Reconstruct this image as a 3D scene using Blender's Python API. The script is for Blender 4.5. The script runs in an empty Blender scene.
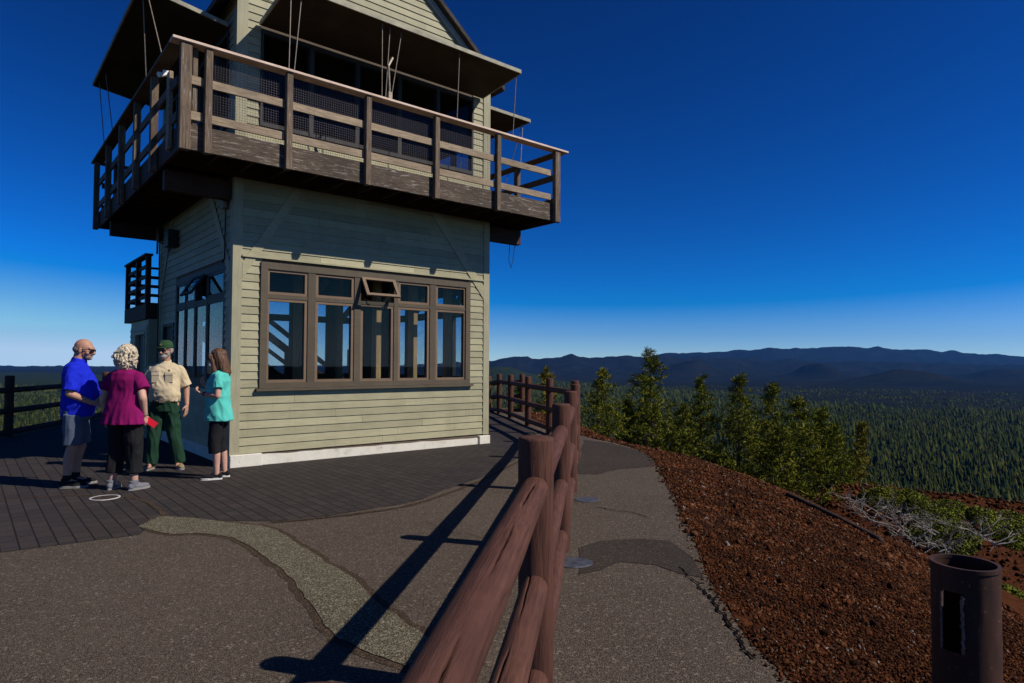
import bpy, bmesh, math, random
import numpy as np
from mathutils import Vector, Matrix, noise, Quaternion
from mathutils.geometry import tessellate_polygon
random.seed(7); RNG = np.random.default_rng(11)
R = math.radians
S = bpy.context.scene
COL = S.collection

# ------------------------------------------------------------------ camera
CAMH, F, PITCH, ROLL = 1.5, 652.5, .0323, -.0044
cd = bpy.data.cameras.new('camera'); cam = bpy.data.objects.new('camera', cd); COL.objects.link(cam)
cam.location = (0, 0, CAMH)
cam.rotation_mode = 'QUATERNION'
cam.rotation_quaternion = (Matrix.Rotation(math.pi/2+PITCH, 4, 'X') @ Matrix.Rotation(-ROLL, 4, 'Z')).to_quaternion()
cd.lens = F/1024*36; cd.sensor_width = 36; cd.clip_end = 60000; cd.clip_start = .05
S.camera = cam
def ray(X, Y):
    a = (X-512)/F; b = -(Y-341.5)/F
    c, s = math.cos(ROLL), math.sin(ROLL); xx = a*c+b*s; uu = -a*s+b*c
    return Vector((xx, math.cos(PITCH)-uu*math.sin(PITCH), math.sin(PITCH)+uu*math.cos(PITCH)))
def G(X, Y, z=0.0):                 # a spot on level ground
    d = ray(X, Y); t = (z-CAMH)/d.z
    return (d.x*t, d.y*t)

# ------------------------------------------------------------------ helpers
def tag(o, label=None, cat=None, group=None, kind=None):
    if label: o['label'] = label
    if cat: o['category'] = cat
    if group: o['group'] = group
    if kind: o['kind'] = kind
    return o
def empty(name, loc=(0, 0, 0), rz=0):
    o = bpy.data.objects.new(name, None); COL.objects.link(o); o.location = loc; o.rotation_euler = (0, 0, rz)
    o.empty_display_size = .2
    return o
def link(name, me, mat=None, parent=None, smooth=False):
    o = bpy.data.objects.new(name, me); COL.objects.link(o)
    if mat: 
        me.materials.clear(); me.materials.append(mat)
    if parent: o.parent = parent
    if smooth: me.polygons.foreach_set('use_smooth', [True]*len(me.polygons))
    return o
def mesh_np(name, v, f, mat=None, parent=None, smooth=False):
    v = np.asarray(v, dtype=np.float32); f = np.asarray(f, dtype=np.int32)
    me = bpy.data.meshes.new(name)
    me.vertices.add(len(v)); me.vertices.foreach_set('co', v.ravel())
    k = f.shape[1]; me.loops.add(f.size); me.loops.foreach_set('vertex_index', f.ravel())
    me.polygons.add(len(f)); me.polygons.foreach_set('loop_start', np.arange(0, f.size, k, dtype=np.int32))
    me.polygons.foreach_set('loop_total', np.full(len(f), k, dtype=np.int32))
    me.update(calc_edges=True)
    return link(name, me, mat, parent, smooth)
class MB:
    def __init__(s): s.v = []; s.f = []
    def add(s, vs, fs):
        n = len(s.v); s.v += [tuple(p) for p in vs]; s.f += [tuple(i+n for i in q) for q in fs]; return s
    def box(s, x0, x1, y0, y1, z0, z1):
        vs = [(x0,y0,z0),(x1,y0,z0),(x1,y1,z0),(x0,y1,z0),(x0,y0,z1),(x1,y0,z1),(x1,y1,z1),(x0,y1,z1)]
        return s.add(vs, [(0,3,2,1),(4,5,6,7),(0,1,5,4),(1,2,6,5),(2,3,7,6),(3,0,4,7)])
    def beam(s, p, q, w, h, up=(0,0,1)):
        p, q = Vector(p), Vector(q); d = (q-p).normalized(); up = Vector(up)
        side = d.cross(up); 
        if side.length < 1e-4: side = d.cross(Vector((0,1,0)))
        side.normalize(); up = side.cross(d).normalized()
        vs = []
        for c in (p, q):
            for a, b in ((-1,-1),(1,-1),(1,1),(-1,1)): vs.append(c+side*a*w/2+up*b*h/2)
        return s.add(vs, [(0,1,2,3),(7,6,5,4),(0,4,5,1),(1,5,6,2),(2,6,7,3),(3,7,4,0)])
    def tube(s, pts, rad, n=8, caps=True):
        pts = [Vector(p) for p in pts]
        if not hasattr(rad, '__len__'): rad = [rad]*len(pts)
        base = len(s.v); up = None
        for i, p in enumerate(pts):
            d = (pts[min(i+1, len(pts)-1)]-pts[max(i-1, 0)]).normalized()
            if up is None:
                up = Vector((0,0,1)) if abs(d.z) < .9 else Vector((0,1,0))
            a = d.cross(up).normalized(); up = a.cross(d).normalized()
            for k in range(n):
                t = 2*math.pi*k/n; s.v.append(tuple(p+(a*math.cos(t)+up*math.sin(t))*rad[i]))
        for i in range(len(pts)-1):
            for k in range(n):
                a0 = base+i*n+k; a1 = base+i*n+(k+1)%n
                s.f.append((a0, a1, a1+n, a0+n))
        if caps:
            s.f.append(tuple(base+k for k in reversed(range(n)))); s.f.append(tuple(base+(len(pts)-1)*n+k for k in range(n)))
        return s
    def build_each(s, name, mat, parent=None, smooth=False, bevel=0, nv=8):
        out = []; k = 0
        for i in range(0, len(s.v), nv):
            q = MB(); q.v = s.v[i:i+nv]; q.f = [tuple(a-i for a in f) for f in s.f if i <= f[0] < i+nv]
            out.append(q.build(name, mat, parent, smooth, bevel))
        return out
    def build(s, name, mat, parent=None, smooth=False, bevel=0):
        me = bpy.data.meshes.new(name); me.from_pydata(s.v, [], s.f); 
        bm = bmesh.new(); bm.from_mesh(me)
        if bevel:
            bmesh.ops.bevel(bm, geom=[e for e in bm.edges if e.calc_face_angle(0) > .6], offset=bevel, segments=1, affect='EDGES')
        bmesh.ops.recalc_face_normals(bm, faces=bm.faces)
        bm.to_mesh(me); bm.free(); me.update()
        return link(name, me, mat, parent, smooth)
def fbm(p, o=4):
    return noise.fractal(Vector(p), 1.0, 2.1, o)

# ------------------------------------------------------------------ materials
class NT:
    def __init__(s, name, rough=.8, spec=.3, metal=0):
        s.m = bpy.data.materials.new(name); s.m.use_nodes = True; s.t = s.m.node_tree; s.n = s.t.nodes
        s.b = s.n['Principled BSDF']; s.b.inputs['Roughness'].default_value = rough
        s.b.inputs['Specular IOR Level'].default_value = spec; s.b.inputs['Metallic'].default_value = metal
        s.co = s.n.new('ShaderNodeTexCoord')
    def L(s, a, b): s.t.links.new(a, b)
    def map(s, scale=(1,1,1), rot=(0,0,0), src='Object'):
        m = s.n.new('ShaderNodeMapping'); m.inputs['Scale'].default_value = scale; m.inputs['Rotation'].default_value = rot
        s.L(s.co.outputs[src], m.inputs['Vector']); return m.outputs[0]
    def noise(s, scale, detail=4, rough=.6, vec=None, dist=0):
        x = s.n.new('ShaderNodeTexNoise'); x.inputs['Scale'].default_value = scale; x.inputs['Detail'].default_value = detail
        x.inputs['Roughness'].default_value = rough; x.inputs['Distortion'].default_value = dist
        s.L(vec or s.co.outputs['Object'], x.inputs['Vector']); return x.outputs['Fac']
    def voro(s, scale, vec=None, out='Distance', feat='F1', rnd=1):
        x = s.n.new('ShaderNodeTexVoronoi'); x.inputs['Scale'].default_value = scale; x.feature = feat; x.inputs['Randomness'].default_value = rnd
        s.L(vec or s.co.outputs['Object'], x.inputs['Vector']); return x.outputs[out]
    def ramp(s, fac, stops, interp='LINEAR'):
        x = s.n.new('ShaderNodeValToRGB'); e = x.color_ramp.elements; x.color_ramp.interpolation = interp
        while len(e) < len(stops): e.new(.5)
        for i, (p, c) in enumerate(stops):
            e[i].position = p; e[i].color = (*c, 1) if hasattr(c, '__len__') else (c, c, c, 1)
        s.L(fac, x.inputs[0]); return x.outputs[0]
    def mix(s, fac, a, b, mode='MIX'):
        x = s.n.new('ShaderNodeMix'); x.data_type = 'RGBA'; x.blend_type = mode
        for v, i in ((fac, 0), (a, 6), (b, 7)):
            if isinstance(v, (int, float)): x.inputs[i].default_value = v if i == 0 else (v, v, v, 1)
            elif isinstance(v, tuple): x.inputs[i].default_value = (*v, 1)
            else: s.L(v, x.inputs[i])
        return x.outputs[2]
    def math(s, op, a, b=0):
        x = s.n.new('ShaderNodeMath'); x.operation = op
        for v, i in ((a, 0), (b, 1)):
            if isinstance(v, (int, float)): x.inputs[i].default_value = v
            else: s.L(v, x.inputs[i])
        return x.outputs[0]
    def attr(s, name, out='Fac'):
        x = s.n.new('ShaderNodeAttribute'); x.attribute_name = name; return x.outputs[out]
    def island(s):
        x = s.n.new('ShaderNodeNewGeometry'); return x.outputs['Random Per Island']
    def color(s, c):
        if isinstance(c, tuple): s.b.inputs['Base Color'].default_value = (*c, 1)
        else: s.L(c, s.b.inputs['Base Color'])
        return s
    def bump(s, h, strength=.5, dist=.02):
        x = s.n.new('ShaderNodeBump'); x.inputs['Strength'].default_value = strength; x.inputs['Distance'].default_value = dist
        s.L(h, x.inputs['Height']); s.L(x.outputs[0], s.b.inputs['Normal']); return s
    def rough(s, r): s.L(r, s.b.inputs['Roughness']); return s
def plain(name, c, var=.25, scale=8, rough=.7, spec=.3, metal=0, bump=.2, bs=60):
    t = NT(name, rough, spec, metal)
    n = t.noise(scale, 5)
    lo = tuple(x*(1-var) for x in c); hi = tuple(min(1, x*(1+var)) for x in c)
    t.color(t.ramp(n, [(.3, lo), (.7, hi)])); 
    if bump: t.bump(t.noise(bs, 4), bump, .01)
    return t.m
def paint_mat(name, c, axis='x'):
    t = NT(name, .6, .25)
    st = t.map((1.2, 1.2, 26) if axis == 'x' else (26, 26, 1.2))
    n1 = t.noise(2.2, 6, .65); n2 = t.noise(3, 5, .7, st)
    a = t.ramp(n2, [(.25, tuple(x*.72 for x in c)), (.6, c), (.85, tuple(x*1.12 for x in c))])
    a = t.mix(t.ramp(n1, [(.42, 0.0), (.72, .42)]), a, tuple(x*.52 for x in c)); a = t.mix(t.ramp(t.noise(1.6, 6, .7, t.map((9, 9, .5))), [(.55, 0.0), (.75, .3)]), a, (.17, .14, .095))
    isl = t.ramp(t.island(), [(0, .80), (.5, 1.0), (1, 1.1)])
    a = t.mix(1.0, a, isl, 'MULTIPLY')
    sp = t.ramp(t.noise(38, 3, .6), [(.70, 0.0), (.76, .5)])
    a = t.mix(sp, a, (.16, .13, .10))
    t.color(a).bump(n2, .25, .004); return t.m
def wood_mat(name, c, dark, scuff=0.0, axis=(2, 2, 40), rough=.75, spec=.25, bs=.5):
    t = NT(name, rough, spec)
    v = t.map(axis)
    n = t.noise(2.5, 8, .7, v, .6); big = t.noise(1.7, 4)
    a = t.ramp(n, [(.3, dark), (.52, c), (.75, tuple(min(1, x*1.45) for x in c))])
    a = t.mix(t.ramp(big, [(.35, .55), (.65, 0.0)]), a, dark)
    if scuff:
        s = t.noise(5, 6, .75, t.map(tuple(x*.35 for x in axis)), 1.2)
        a = t.mix(t.ramp(s, [(.60-scuff*.05, 0.0), (.70-scuff*.05, .75)]), a, (.42, .38, .33))
    isl = t.ramp(t.island(), [(0, .75), (1, 1.2)])
    a = t.mix(1.0, a, isl, 'MULTIPLY')
    t.color(a).bump(n, bs, .006); return t.m

SAGE = (.38, .352, .218)
M = {}
M['siding'] = paint_mat('sage_siding_paint', SAGE)
M['sidingv'] = paint_mat('sage_trim_paint', (.37, .345, .225), 'z')
M['trim'] = paint_mat('brown_window_trim', (.105, .082, .055))
M['trim2'] = paint_mat('sash_paint', (.19, .128, .082))
M['trimfaint'] = paint_mat('shaded_sash_paint', (.035, .033, .032))  # trim tone darkened, putting the shade of side and cab windows into the paint
M['foundation'] = None
t = NT('whitewashed_concrete', .9, .1)
n = t.noise(3, 8, .7); n2 = t.noise(18, 5, .7)
a = t.ramp(n, [(.25, (.38, .35, .28)), (.45, (.66, .62, .53)), (.8, (.74, .71, .63))])
a = t.mix(t.ramp(n2, [(.62, 0.0), (.72, .7)]), a, (.24, .20, .15)); t.color(a).bump(n2, .5, .01); M['foundation'] = t.m
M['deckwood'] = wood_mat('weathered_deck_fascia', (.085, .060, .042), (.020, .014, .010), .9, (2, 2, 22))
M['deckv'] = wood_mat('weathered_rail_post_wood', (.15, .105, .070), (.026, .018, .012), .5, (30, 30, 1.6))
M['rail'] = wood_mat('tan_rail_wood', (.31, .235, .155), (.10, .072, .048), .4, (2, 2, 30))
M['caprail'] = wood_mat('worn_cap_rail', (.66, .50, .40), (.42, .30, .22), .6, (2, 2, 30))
M['joist'] = wood_mat('shaded_stained_joist_wood', (.055, .026, .016), (.02, .010, .008), 0, (2, 2, 20))  # stained wood, darkened further to hold the shade under and beside the deck
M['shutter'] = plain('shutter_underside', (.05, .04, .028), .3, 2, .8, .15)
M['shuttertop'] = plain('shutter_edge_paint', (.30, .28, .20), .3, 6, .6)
M['roof'] = plain('dark_roof_shingle', (.06, .05, .045), .4, 10, .9, .15, 0, .8, 30)
M['gutter'] = paint_mat('weathered_rake_trim', (.45, .42, .36), 'z')
M['steel'] = plain('galvanised_rod', (.20, .16, .12), .3, 20, .5, .4, .3)
M['wire'] = plain('dark_wire_mesh', (.05, .045, .055), .1, 20, .5, .4, .5, 0)
M['interior'] = plain('brown_interior_wall', (.10, .075, .055), .2, 3, .8)
M['ceil'] = plain('dark_ceiling', (.05, .04, .035), .2, 3, .8)
M['intpost'] = wood_mat('golden_interior_post', (.58, .36, .16), (.36, .21, .10), 0, (20, 20, 1.5))
M['darkmetal'] = plain('black_metal', (.02, .02, .022), .2, 10, .5, .4, .3)
M['white'] = plain('white_plastic', (.75, .75, .72), .06, 5, .5, .4, 0, 0)
M['door'] = paint_mat('dark_door_paint', (.05, .048, .042), 'z')
t = NT('window_glass'); 
for nd in list(t.n):
    if nd.type not in ('OUTPUT_MATERIAL',): t.n.remove(nd)
tr = t.n.new('ShaderNodeBsdfTransparent'); tr.inputs[0].default_value = (.80, .84, .86, 1)
gl = t.n.new('ShaderNodeBsdfGlossy'); gl.inputs[0].default_value = (.95, .97, 1, 1); gl.inputs['Roughness'].default_value = .004
fr = t.n.new('ShaderNodeFresnel'); fr.inputs[0].default_value = 1.36; geo = t.n.new('ShaderNodeNewGeometry')
mx = t.n.new('ShaderNodeMixShader'); t.L(t.math('MULTIPLY', fr.outputs[0], t.math('SUBTRACT', 1.0, geo.outputs['Backfacing'])), mx.inputs[0]); t.L(tr.outputs[0], mx.inputs[1]); t.L(gl.outputs[0], mx.inputs[2])
t.L(mx.outputs[0], t.n['Material Output'].inputs[0]); M['glass'] = t.m
M['cabglass'] = t.m.copy()
for nd in M['cabglass'].node_tree.nodes:
    if nd.type == 'FRESNEL': nd.inputs[0].default_value = 1.22

def log_mat(name, c, dark, ax):
    t = NT(name, .55, .35)
    v = t.map(ax)
    n = t.noise(1.6, 8, .65, v, .3); big = t.noise(2.3, 4); fine = t.noise(6, 6, .75, v)
    a = t.ramp(n, [(.28, dark), (.5, c), (.8, tuple(x*1.35 for x in c))])
    a = t.mix(t.ramp(big, [(.4, .5), (.62, 0.0)]), a, tuple(x*.62 for x in c))
    a = t.mix(t.ramp(fine, [(.66, 0.0), (.74, .55)]), a, (.22, .15, .13))
    t.color(a).bump(n, .8, .006); return t.m
LOGC, LOGD = (.125, .058, .050), (.045, .020, .018)
M['log_post'] = log_mat('brown_stained_post', LOGC, LOGD, (28, 28, 1.0))
M['log_rail'] = log_mat('brown_stained_rail', LOGC, LOGD, (26, 1.2, 26))
M['log_side'] = log_mat('brown_stained_rail_across', LOGC, LOGD, (1.2, 26, 26))

# asphalt family
def asphalt(name, base, speck, sp_amt=.5, scale=150, warm=None):
    t = NT(name, .92, .10)
    big = t.noise(.55, 6, .6); mid = t.noise(4.5, 5, .65); v = t.voro(scale, None, 'Color'); vd = t.voro(scale)
    sep = t.n.new('ShaderNodeSeparateColor'); t.L(v, sep.inputs[0])
    a = t.ramp(big, [(.3, tuple(x*.72 for x in base)), (.7, tuple(x*1.28 for x in base))])
    a = t.mix(t.ramp(mid, [(.4, .25), (.65, 0.0)]), a, tuple(x*.6 for x in base))
    s = t.ramp(sep.outputs[0], [(.45, 0.0), (.95, sp_amt)])
    a = t.mix(s, a, speck)
    d = t.ramp(sep.outputs[1], [(.55, 0.0), (.9, .6)])
    a = t.mix(d, a, tuple(x*.35 for x in base))
    v2 = t.voro(75, None, 'Color'); s2 = t.n.new('ShaderNodeSeparateColor'); t.L(v2, s2.inputs[0])
    a = t.mix(t.ramp(s2.outputs[0], [(.92, 0.0), (.98, .4)]), a, speck)
    t.color(a); t.bump(vd, .7, .006); return t.m
M['asphalt'] = asphalt('brown_grey_asphalt', (.060, .045, .036), (.36, .29, .22), .55, 270)
M['asphalt_dark'] = asphalt('dark_sealed_asphalt', (.038, .029, .024), (.17, .14, .11), .4, 210)
M['aggregate'] = asphalt('exposed_aggregate_concrete', (.066, .054, .035), (.42, .38, .27), .65, 190)
M['aggedge'] = asphalt('brown_strip_edge', (.046, .031, .021), (.20, .145, .10), .45, 190)
M['crack'] = plain('crack_filler', (.010, .008, .008), .3, 30, 1, .0)
t = NT('dark_brick_pavers', .85, .15)
mp = t.map((1, 1, 1), (0, 0, R(-130)))
br = t.n.new('ShaderNodeTexBrick'); t.L(mp, br.inputs['Vector']); br.inputs['Scale'].default_value = 1
br.inputs['Brick Width'].default_value = .22; br.inputs['Row Height'].default_value = .125; br.inputs['Mortar Size'].default_value = .007
br.inputs['Mortar Smooth'].default_value = .3; br.offset = .37
br.inputs['Color1'].default_value = (.033, .027, .026, 1); br.inputs['Color2'].default_value = (.048, .038, .034, 1); br.inputs['Mortar'].default_value = (.007, .006, .006, 1)
big = t.noise(.8, 6, .65); fine = t.noise(70, 5, .7)
a = t.mix(t.ramp(big, [(.35, .0), (.7, .45)]), br.outputs[0], (.022, .020, .021))
a = t.mix(t.ramp(fine, [(.5, 0.0), (.8, .4)]), a, (.12, .10, .085))
t.color(a)
h = t.math('MULTIPLY', br.outputs['Fac'], -1.0); h = t.math('ADD', h, t.math('MULTIPLY', fine, .3)); t.bump(h, .7, .012); M['paver'] = t.m

t = NT('terrain_cover', 1, 0)
cz = t.attr('cinder'); lv = t.attr('lava')
n1 = t.noise(.35, 6, .7); n2 = t.noise(9, 7, .75); n3 = t.noise(60, 4, .7)
cind = t.ramp(n2, [(.3, (.012, .006, .004)), (.5, (.062, .021, .010)), (.72, (.13, .048, .022))])
cind = t.mix(t.ramp(n1, [(.4, 0.0), (.7, .5)]), cind, (.085, .036, .020))
g1 = t.noise(.004, 8, .7); g2 = t.noise(.035, 6, .75)
green = t.ramp(g2, [(.34, (.005, .009, .003)), (.52, (.016, .025, .006)), (.72, (.048, .056, .014))])
green = t.mix(t.ramp(g1, [(.42, 0.0), (.62, .65)]), green, (.022, .030, .018))
lav = t.ramp(t.math('ADD', t.math('MULTIPLY', t.noise(.004, 8, .75), .6), t.math('MULTIPLY', t.noise(.03, 6, .8), .4)), [(.36, (.005, .008, .008)), (.52, (.012, .014, .014)), (.72, (.028, .025, .021))])
a = t.mix(lv, green, lav); a = t.mix(cz, a, cind); t.color(a)
t.bump(n2, .8, .05); M['terrain'] = t.m
t = NT('red_cinder_rock', 1, 0)
a = t.ramp(t.island(), [(0, (.014, .008, .007)), (.3, (.070, .025, .013)), (.65, (.165, .055, .023)), (.9, (.24, .098, .042)), (.985, (.24, .14, .09)), (1, (.45, .42, .38))])
a = t.mix(t.noise(90, 4), a, tuple([.4]*3), 'MULTIPLY'); a = t.mix(t.ramp(t.noise(2.6, 6, .75), [(.38, .75), (.58, 0.0)]), a, (.018, .011, .009)); t.color(a); t.bump(t.noise(120, 4), .9, .01); M['cinder'] = t.m
def leaf_mat(name, stops, var=True, rough=.9):
    t = NT(name, rough, .03)
    a = t.ramp(t.island(), stops)
    a = t.mix(1.0, a, t.ramp(t.noise(1.1, 3), [(.3, .6), (.7, 1.3)]), 'MULTIPLY')
    t.color(a); return t.m
M['forest'] = leaf_mat('far_conifer_foliage', [(0, (.010, .016, .003)), (.4, (.023, .033, .006)), (.8, (.040, .050, .009)), (1, (.066, .068, .014))])
M['needles'] = leaf_mat('pine_needles', [(0, (.045, .062, .007)), (.5, (.125, .145, .016)), (.85, (.22, .215, .024)), (1, (.28, .24, .035))])
M['needles_y'] = leaf_mat('yellow_green_needles', [(0, (.10, .10, .012)), (.5, (.22, .19, .025)), (1, (.34, .27, .045))])
M['bush'] = leaf_mat('manzanita_leaf', [(0, (.06, .08, .010)), (.5, (.13, .15, .018)), (1, (.24, .24, .045))])
M['bark'] = plain('grey_brown_bark', (.09, .065, .05), .4, 12, .9, .1, 0, .8, 25)
M['deadwood'] = plain('bleached_dead_wood', (.27, .245, .22), .3, 9, .85, .15, 0, .5, 25)
M['logdark'] = plain('dark_edging_log', (.035, .024, .020), .4, 9, .85, .15, 0, .6, 25)
t = NT('rusty_steel_pipe', .7, .25, 0)
n = t.noise(6, 7, .7, t.map((1, 1, .35))); n2 = t.noise(45, 5, .7)
a = t.ramp(n, [(.3, (.020, .010, .008)), (.6, (.062, .026, .018)), (.85, (.12, .050, .032))]); a = t.mix(t.ramp(n2, [(.62, 0.0), (.72, .7)]), a, (.20, .12, .09))
t.color(a).bump(n2, .3, .003); M['pipe'] = t.m
M['cover'] = plain('blue_grey_reflection', (.09, .092, .105), .5, 14, .5, .4, .4, .3)  # blue grey tone painted in for patches of reflected light
M['ringm'] = plain('pale_metal_ring', (.62, .58, .54), .2, 20, .5, .4, .2)

# ------------------------------------------------------------------ terrain
PATH_R = [(1.32, -3), (1.30, 1.5), (1.29, 2.4), (1.31, 3.12), (1.30, 3.59), (1.35, 4.37), (1.48, 5.1), (1.61, 5.93), (1.80, 7.2), (1.98, 8.44), (2.14, 9.6), (2.26, 10.72), (2.18, 11.6), (1.94, 12.31), (1.55, 13.2)]
PLATEAU = PATH_R + [(1.2, 14.3), (.85, 16), (.45, 18), (.40, 20.3), (0, 21.4), (-3, 22.4), (-8, 22), (-11.6, 20), (-11.1, 17.5), (-10.5, 14.9), (-9.9, 12.2), (-9.4, 9.6), (-9.2, 6), (-9.4, 2), (-9.5, -3)]
PP = np.array(PLATEAU)
def inside_dist(X, Y):
    d = np.full(X.shape, 1e9); ins = np.zeros(X.shape, bool)
    n = len(PP)
    for i in range(n):
        ax, ay = PP[i]; bx, by = PP[(i+1) % n]
        ex, ey = bx-ax, by-ay
        t = np.clip(((X-ax)*ex+(Y-ay)*ey)/(ex*ex+ey*ey), 0, 1)
        d = np.minimum(d, np.hypot(X-ax-t*ex, Y-ay-t*ey))
        c = ((ay > Y) != (by > Y)) & (X < (bx-ax)*(Y-ay)/(by-ay+1e-12)+ax)
        ins ^= c
    return np.where(ins, -d, d)
def seg_dist(X, Y, pts):
    d = np.full(X.shape, 1e9); tz = np.zeros(X.shape)
    for (ax, ay, az), (bx, by, bz) in zip(pts[:-1], pts[1:]):
        ex, ey = bx-ax, by-ay
        t = np.clip(((X-ax)*ex+(Y-ay)*ey)/(ex*ex+ey*ey), 0, 1)
        q = np.hypot(X-ax-t*ex, Y-ay-t*ey); m = q < d
        d = np.where(m, q, d); tz = np.where(m, az+t*(bz-az), tz)
    return d, tz
def vnoise(X, Y, scale, seed=0):      # smooth value noise on a lattice
    x = X/scale+seed*17.3; y = Y/scale-seed*9.1
    xi = np.floor(x).astype(np.int64); yi = np.floor(y).astype(np.int64); fx = x-xi; fy = y-yi
    fx = fx*fx*(3-2*fx); fy = fy*fy*(3-2*fy)
    def h(a, b):
        q = (a*374761393+b*668265263+seed*1442695041) & 0xffffffff
        q = ((q ^ (q >> 13))*1274126177) & 0xffffffff
        return ((q ^ (q >> 16)) & 0xffff)/65535.0*2-1
    return (h(xi, yi)*(1-fx)+h(xi+1, yi)*fx)*(1-fy)+(h(xi, yi+1)*(1-fx)+h(xi+1, yi+1)*fx)*fy
def vf(X, Y, scale, o=4, seed=0):
    s = 0; a = 1
    for i in range(o): s = s+a*vnoise(X, Y, scale/2**i, seed+i); a *= .5
    return s
BASE = -150.0
SPUR = [(6.0, 46, -9.0), (9.6, 31, -4.4), (13.3, 25.3, -3.25), (15.4, 22.8, -3.0), (18.5, 21.2, -3.3), (24, 20.5, -4.6), (36, 21, -8.5), (60, 24, -20)]
RA = [(-900, 372), (0, 371), (40, 369), (60, 367), (90, 369), (400, 366), (560, 359), (640, 359), (665, 355.3), (700, 352), (724, 352), (747, 351.6), (771, 348.5), (800, 350), (850, 347), (885, 348.5), (930, 351), (960, 352), (1000, 356), (1024, 358), (1300, 362), (2500, 368)]
RB = [(-900, 373), (300, 373), (470, 363), (487, 361), (502, 358), (515, 357), (528, 357.4), (532, 359), (545, 358), (560, 357.5), (573, 354.4), (592, 358), (611, 358), (621, 356), (640, 357), (665, 357), (700, 359), (760, 360), (900, 363), (1024, 366), (2500, 372)]
def height(X, Y):
    d = inside_dist(X, Y)
    w = np.clip(d, 0, None)
    w0 = np.interp(Y, [8, 12.5], [1.9, .6])
    z = -.20*np.minimum(w, w0)
    e = np.clip(w-w0*.8, 0, None)
    z = z-.56*(np.sqrt(e*e+1.0)-1.0)
    r = np.hypot(X, Y)
    sd, sz = seg_dist(X, Y, SPUR)
    sw = np.exp(-(sd/5.2)**2)*np.clip((w-3)/4, 0, 1)
    z = np.where(w > 3, np.maximum(z, z+(sz-z)*sw), z)
    z = z+np.where(w > 2.2, 1, 0)*vf(X, Y, 5, 3, 3)*.22*np.clip((w-2.2)/5, 0, 1)
    z = np.maximum(z, BASE) if True else z
    z = z+np.clip((r-350)/800, 0, 1)*vf(X, Y, 900, 4, 5)*7
    px = 512+F*X/np.maximum(Y, 1)
    px = np.where(Y > 1, px, 2500)
    hy = 362.6
    def ridge(tab, dist, width, ns, seed):
        y = np.interp(px, [a for a, _ in tab], [b for _, b in tab]) 
        zt = 1.5+(hy+(px-512)*.0044-y)/F*dist
        rr = Y/dist
        g = np.where(rr < 1, np.exp(-((rr-1)/width)**2), np.exp(-((rr-1)/(width*1.6))**2))
        rough = 1+vf(X, Y, ns, 5, seed)*.16*(1-np.exp(-((rr-1)/(width*.3))**2))
        return (zt-BASE)*g*rough
    add = ridge(RA, 14500, .16, 1500, 21)+vf(X, Y, 330, 4, 41)*34*np.clip((Y-9000)/4000, 0, 1)
    add = np.maximum(add, ridge(RB, 9500, .14, 900, 31)+vf(X, Y, 200, 4, 43)*26*np.clip((Y-6000)/2500, 0, 1))
    for bx, by, D, wx in ((815, 362, 6800, 19), (905, 372, 5000, 48), (1000, 369.5, 6500, 26), (500, 369, 5200, 40), (690, 364, 7200, 34), (150, 372, 9000, 60)):
        zt = 1.5+(hy+(bx-512)*.0044-by)/F*D
        X0 = (bx-512)/F*D
        add = np.maximum(add, (zt-BASE)*np.exp(-(((X-X0)/(wx/F*D))**2+((Y-D)/(D*.07))**2))*(1+.3*vf(X, Y, 420, 5, 8)))
    z = z+np.where(Y > 1500, add, 0)
    return z, d
def build_terrain():
    nr = 430; rs = .35*np.exp(np.linspace(0, math.log(21000/.35), nr))
    fine = np.linspace(-48, 48, 520); coarse = np.linspace(48, 312, 90)[1:-1]
    az = np.radians(np.concatenate([fine, coarse])); na = len(az)
    Rr, A = np.meshgrid(rs, az, indexing='ij')
    X = Rr*np.sin(A); Y = Rr*np.cos(A)
    Z, d = height(X, Y)
    # under the paving the sheet stays a little below
    Z = np.where(d < -.2, -.09, np.where(d < 0, -.025, np.where(d < 3, np.minimum(Z, -.012-.04*d), Z)))
    # small roughness of cinders near by
    near = (d > .1) & (Rr < 40)
    Z = Z+np.where(near, vf(X, Y, .45, 3, 9)*.018, 0)
    v = np.stack([X, Y, Z], -1).reshape(-1, 3)
    v = np.vstack([v, [[0, 0, -.09]]])
    i, j = np.meshgrid(np.arange(nr-1), np.arange(na), indexing='ij'); j2 = (j+1) % na
    f = np.stack([i*na+j, i*na+j2, (i+1)*na+j2, (i+1)*na+j], -1).reshape(-1, 4)
    o = mesh_np('terrain', v, f, M['terrain'], None, True)
    me = o.data
    px = 512+F*X/np.maximum(Y, 1)
    cin = 1-np.clip((Rr-75+vf(X, Y, 25, 3, 4)*20)/20, 0, 1)
    edge = np.interp(px, [-500, 480, 620, 760, 900, 1300], [9000, 7000, 4200, 2900, 2300, 1900])*(1+.10*vf(X, Y, 700, 4, 6))
    lav = np.clip((Y-edge)/(120), 0, 1)*np.where(Y > 1, 1, 0)
    for nm, arr in (('cinder', cin), ('lava', lav)):
        at = me.attributes.new(nm, 'FLOAT', 'POINT'); at.data.foreach_set('value', np.append(arr.ravel(), 1).astype(np.float32))
    tag(o, kind='structure'); 
    # centre disc
    return o
TERR = build_terrain(); TERR.name = 'terrain'
def hz(x, y):
    z, d = height(np.array([float(x)]), np.array([float(y)])); return float(z[0])

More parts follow.
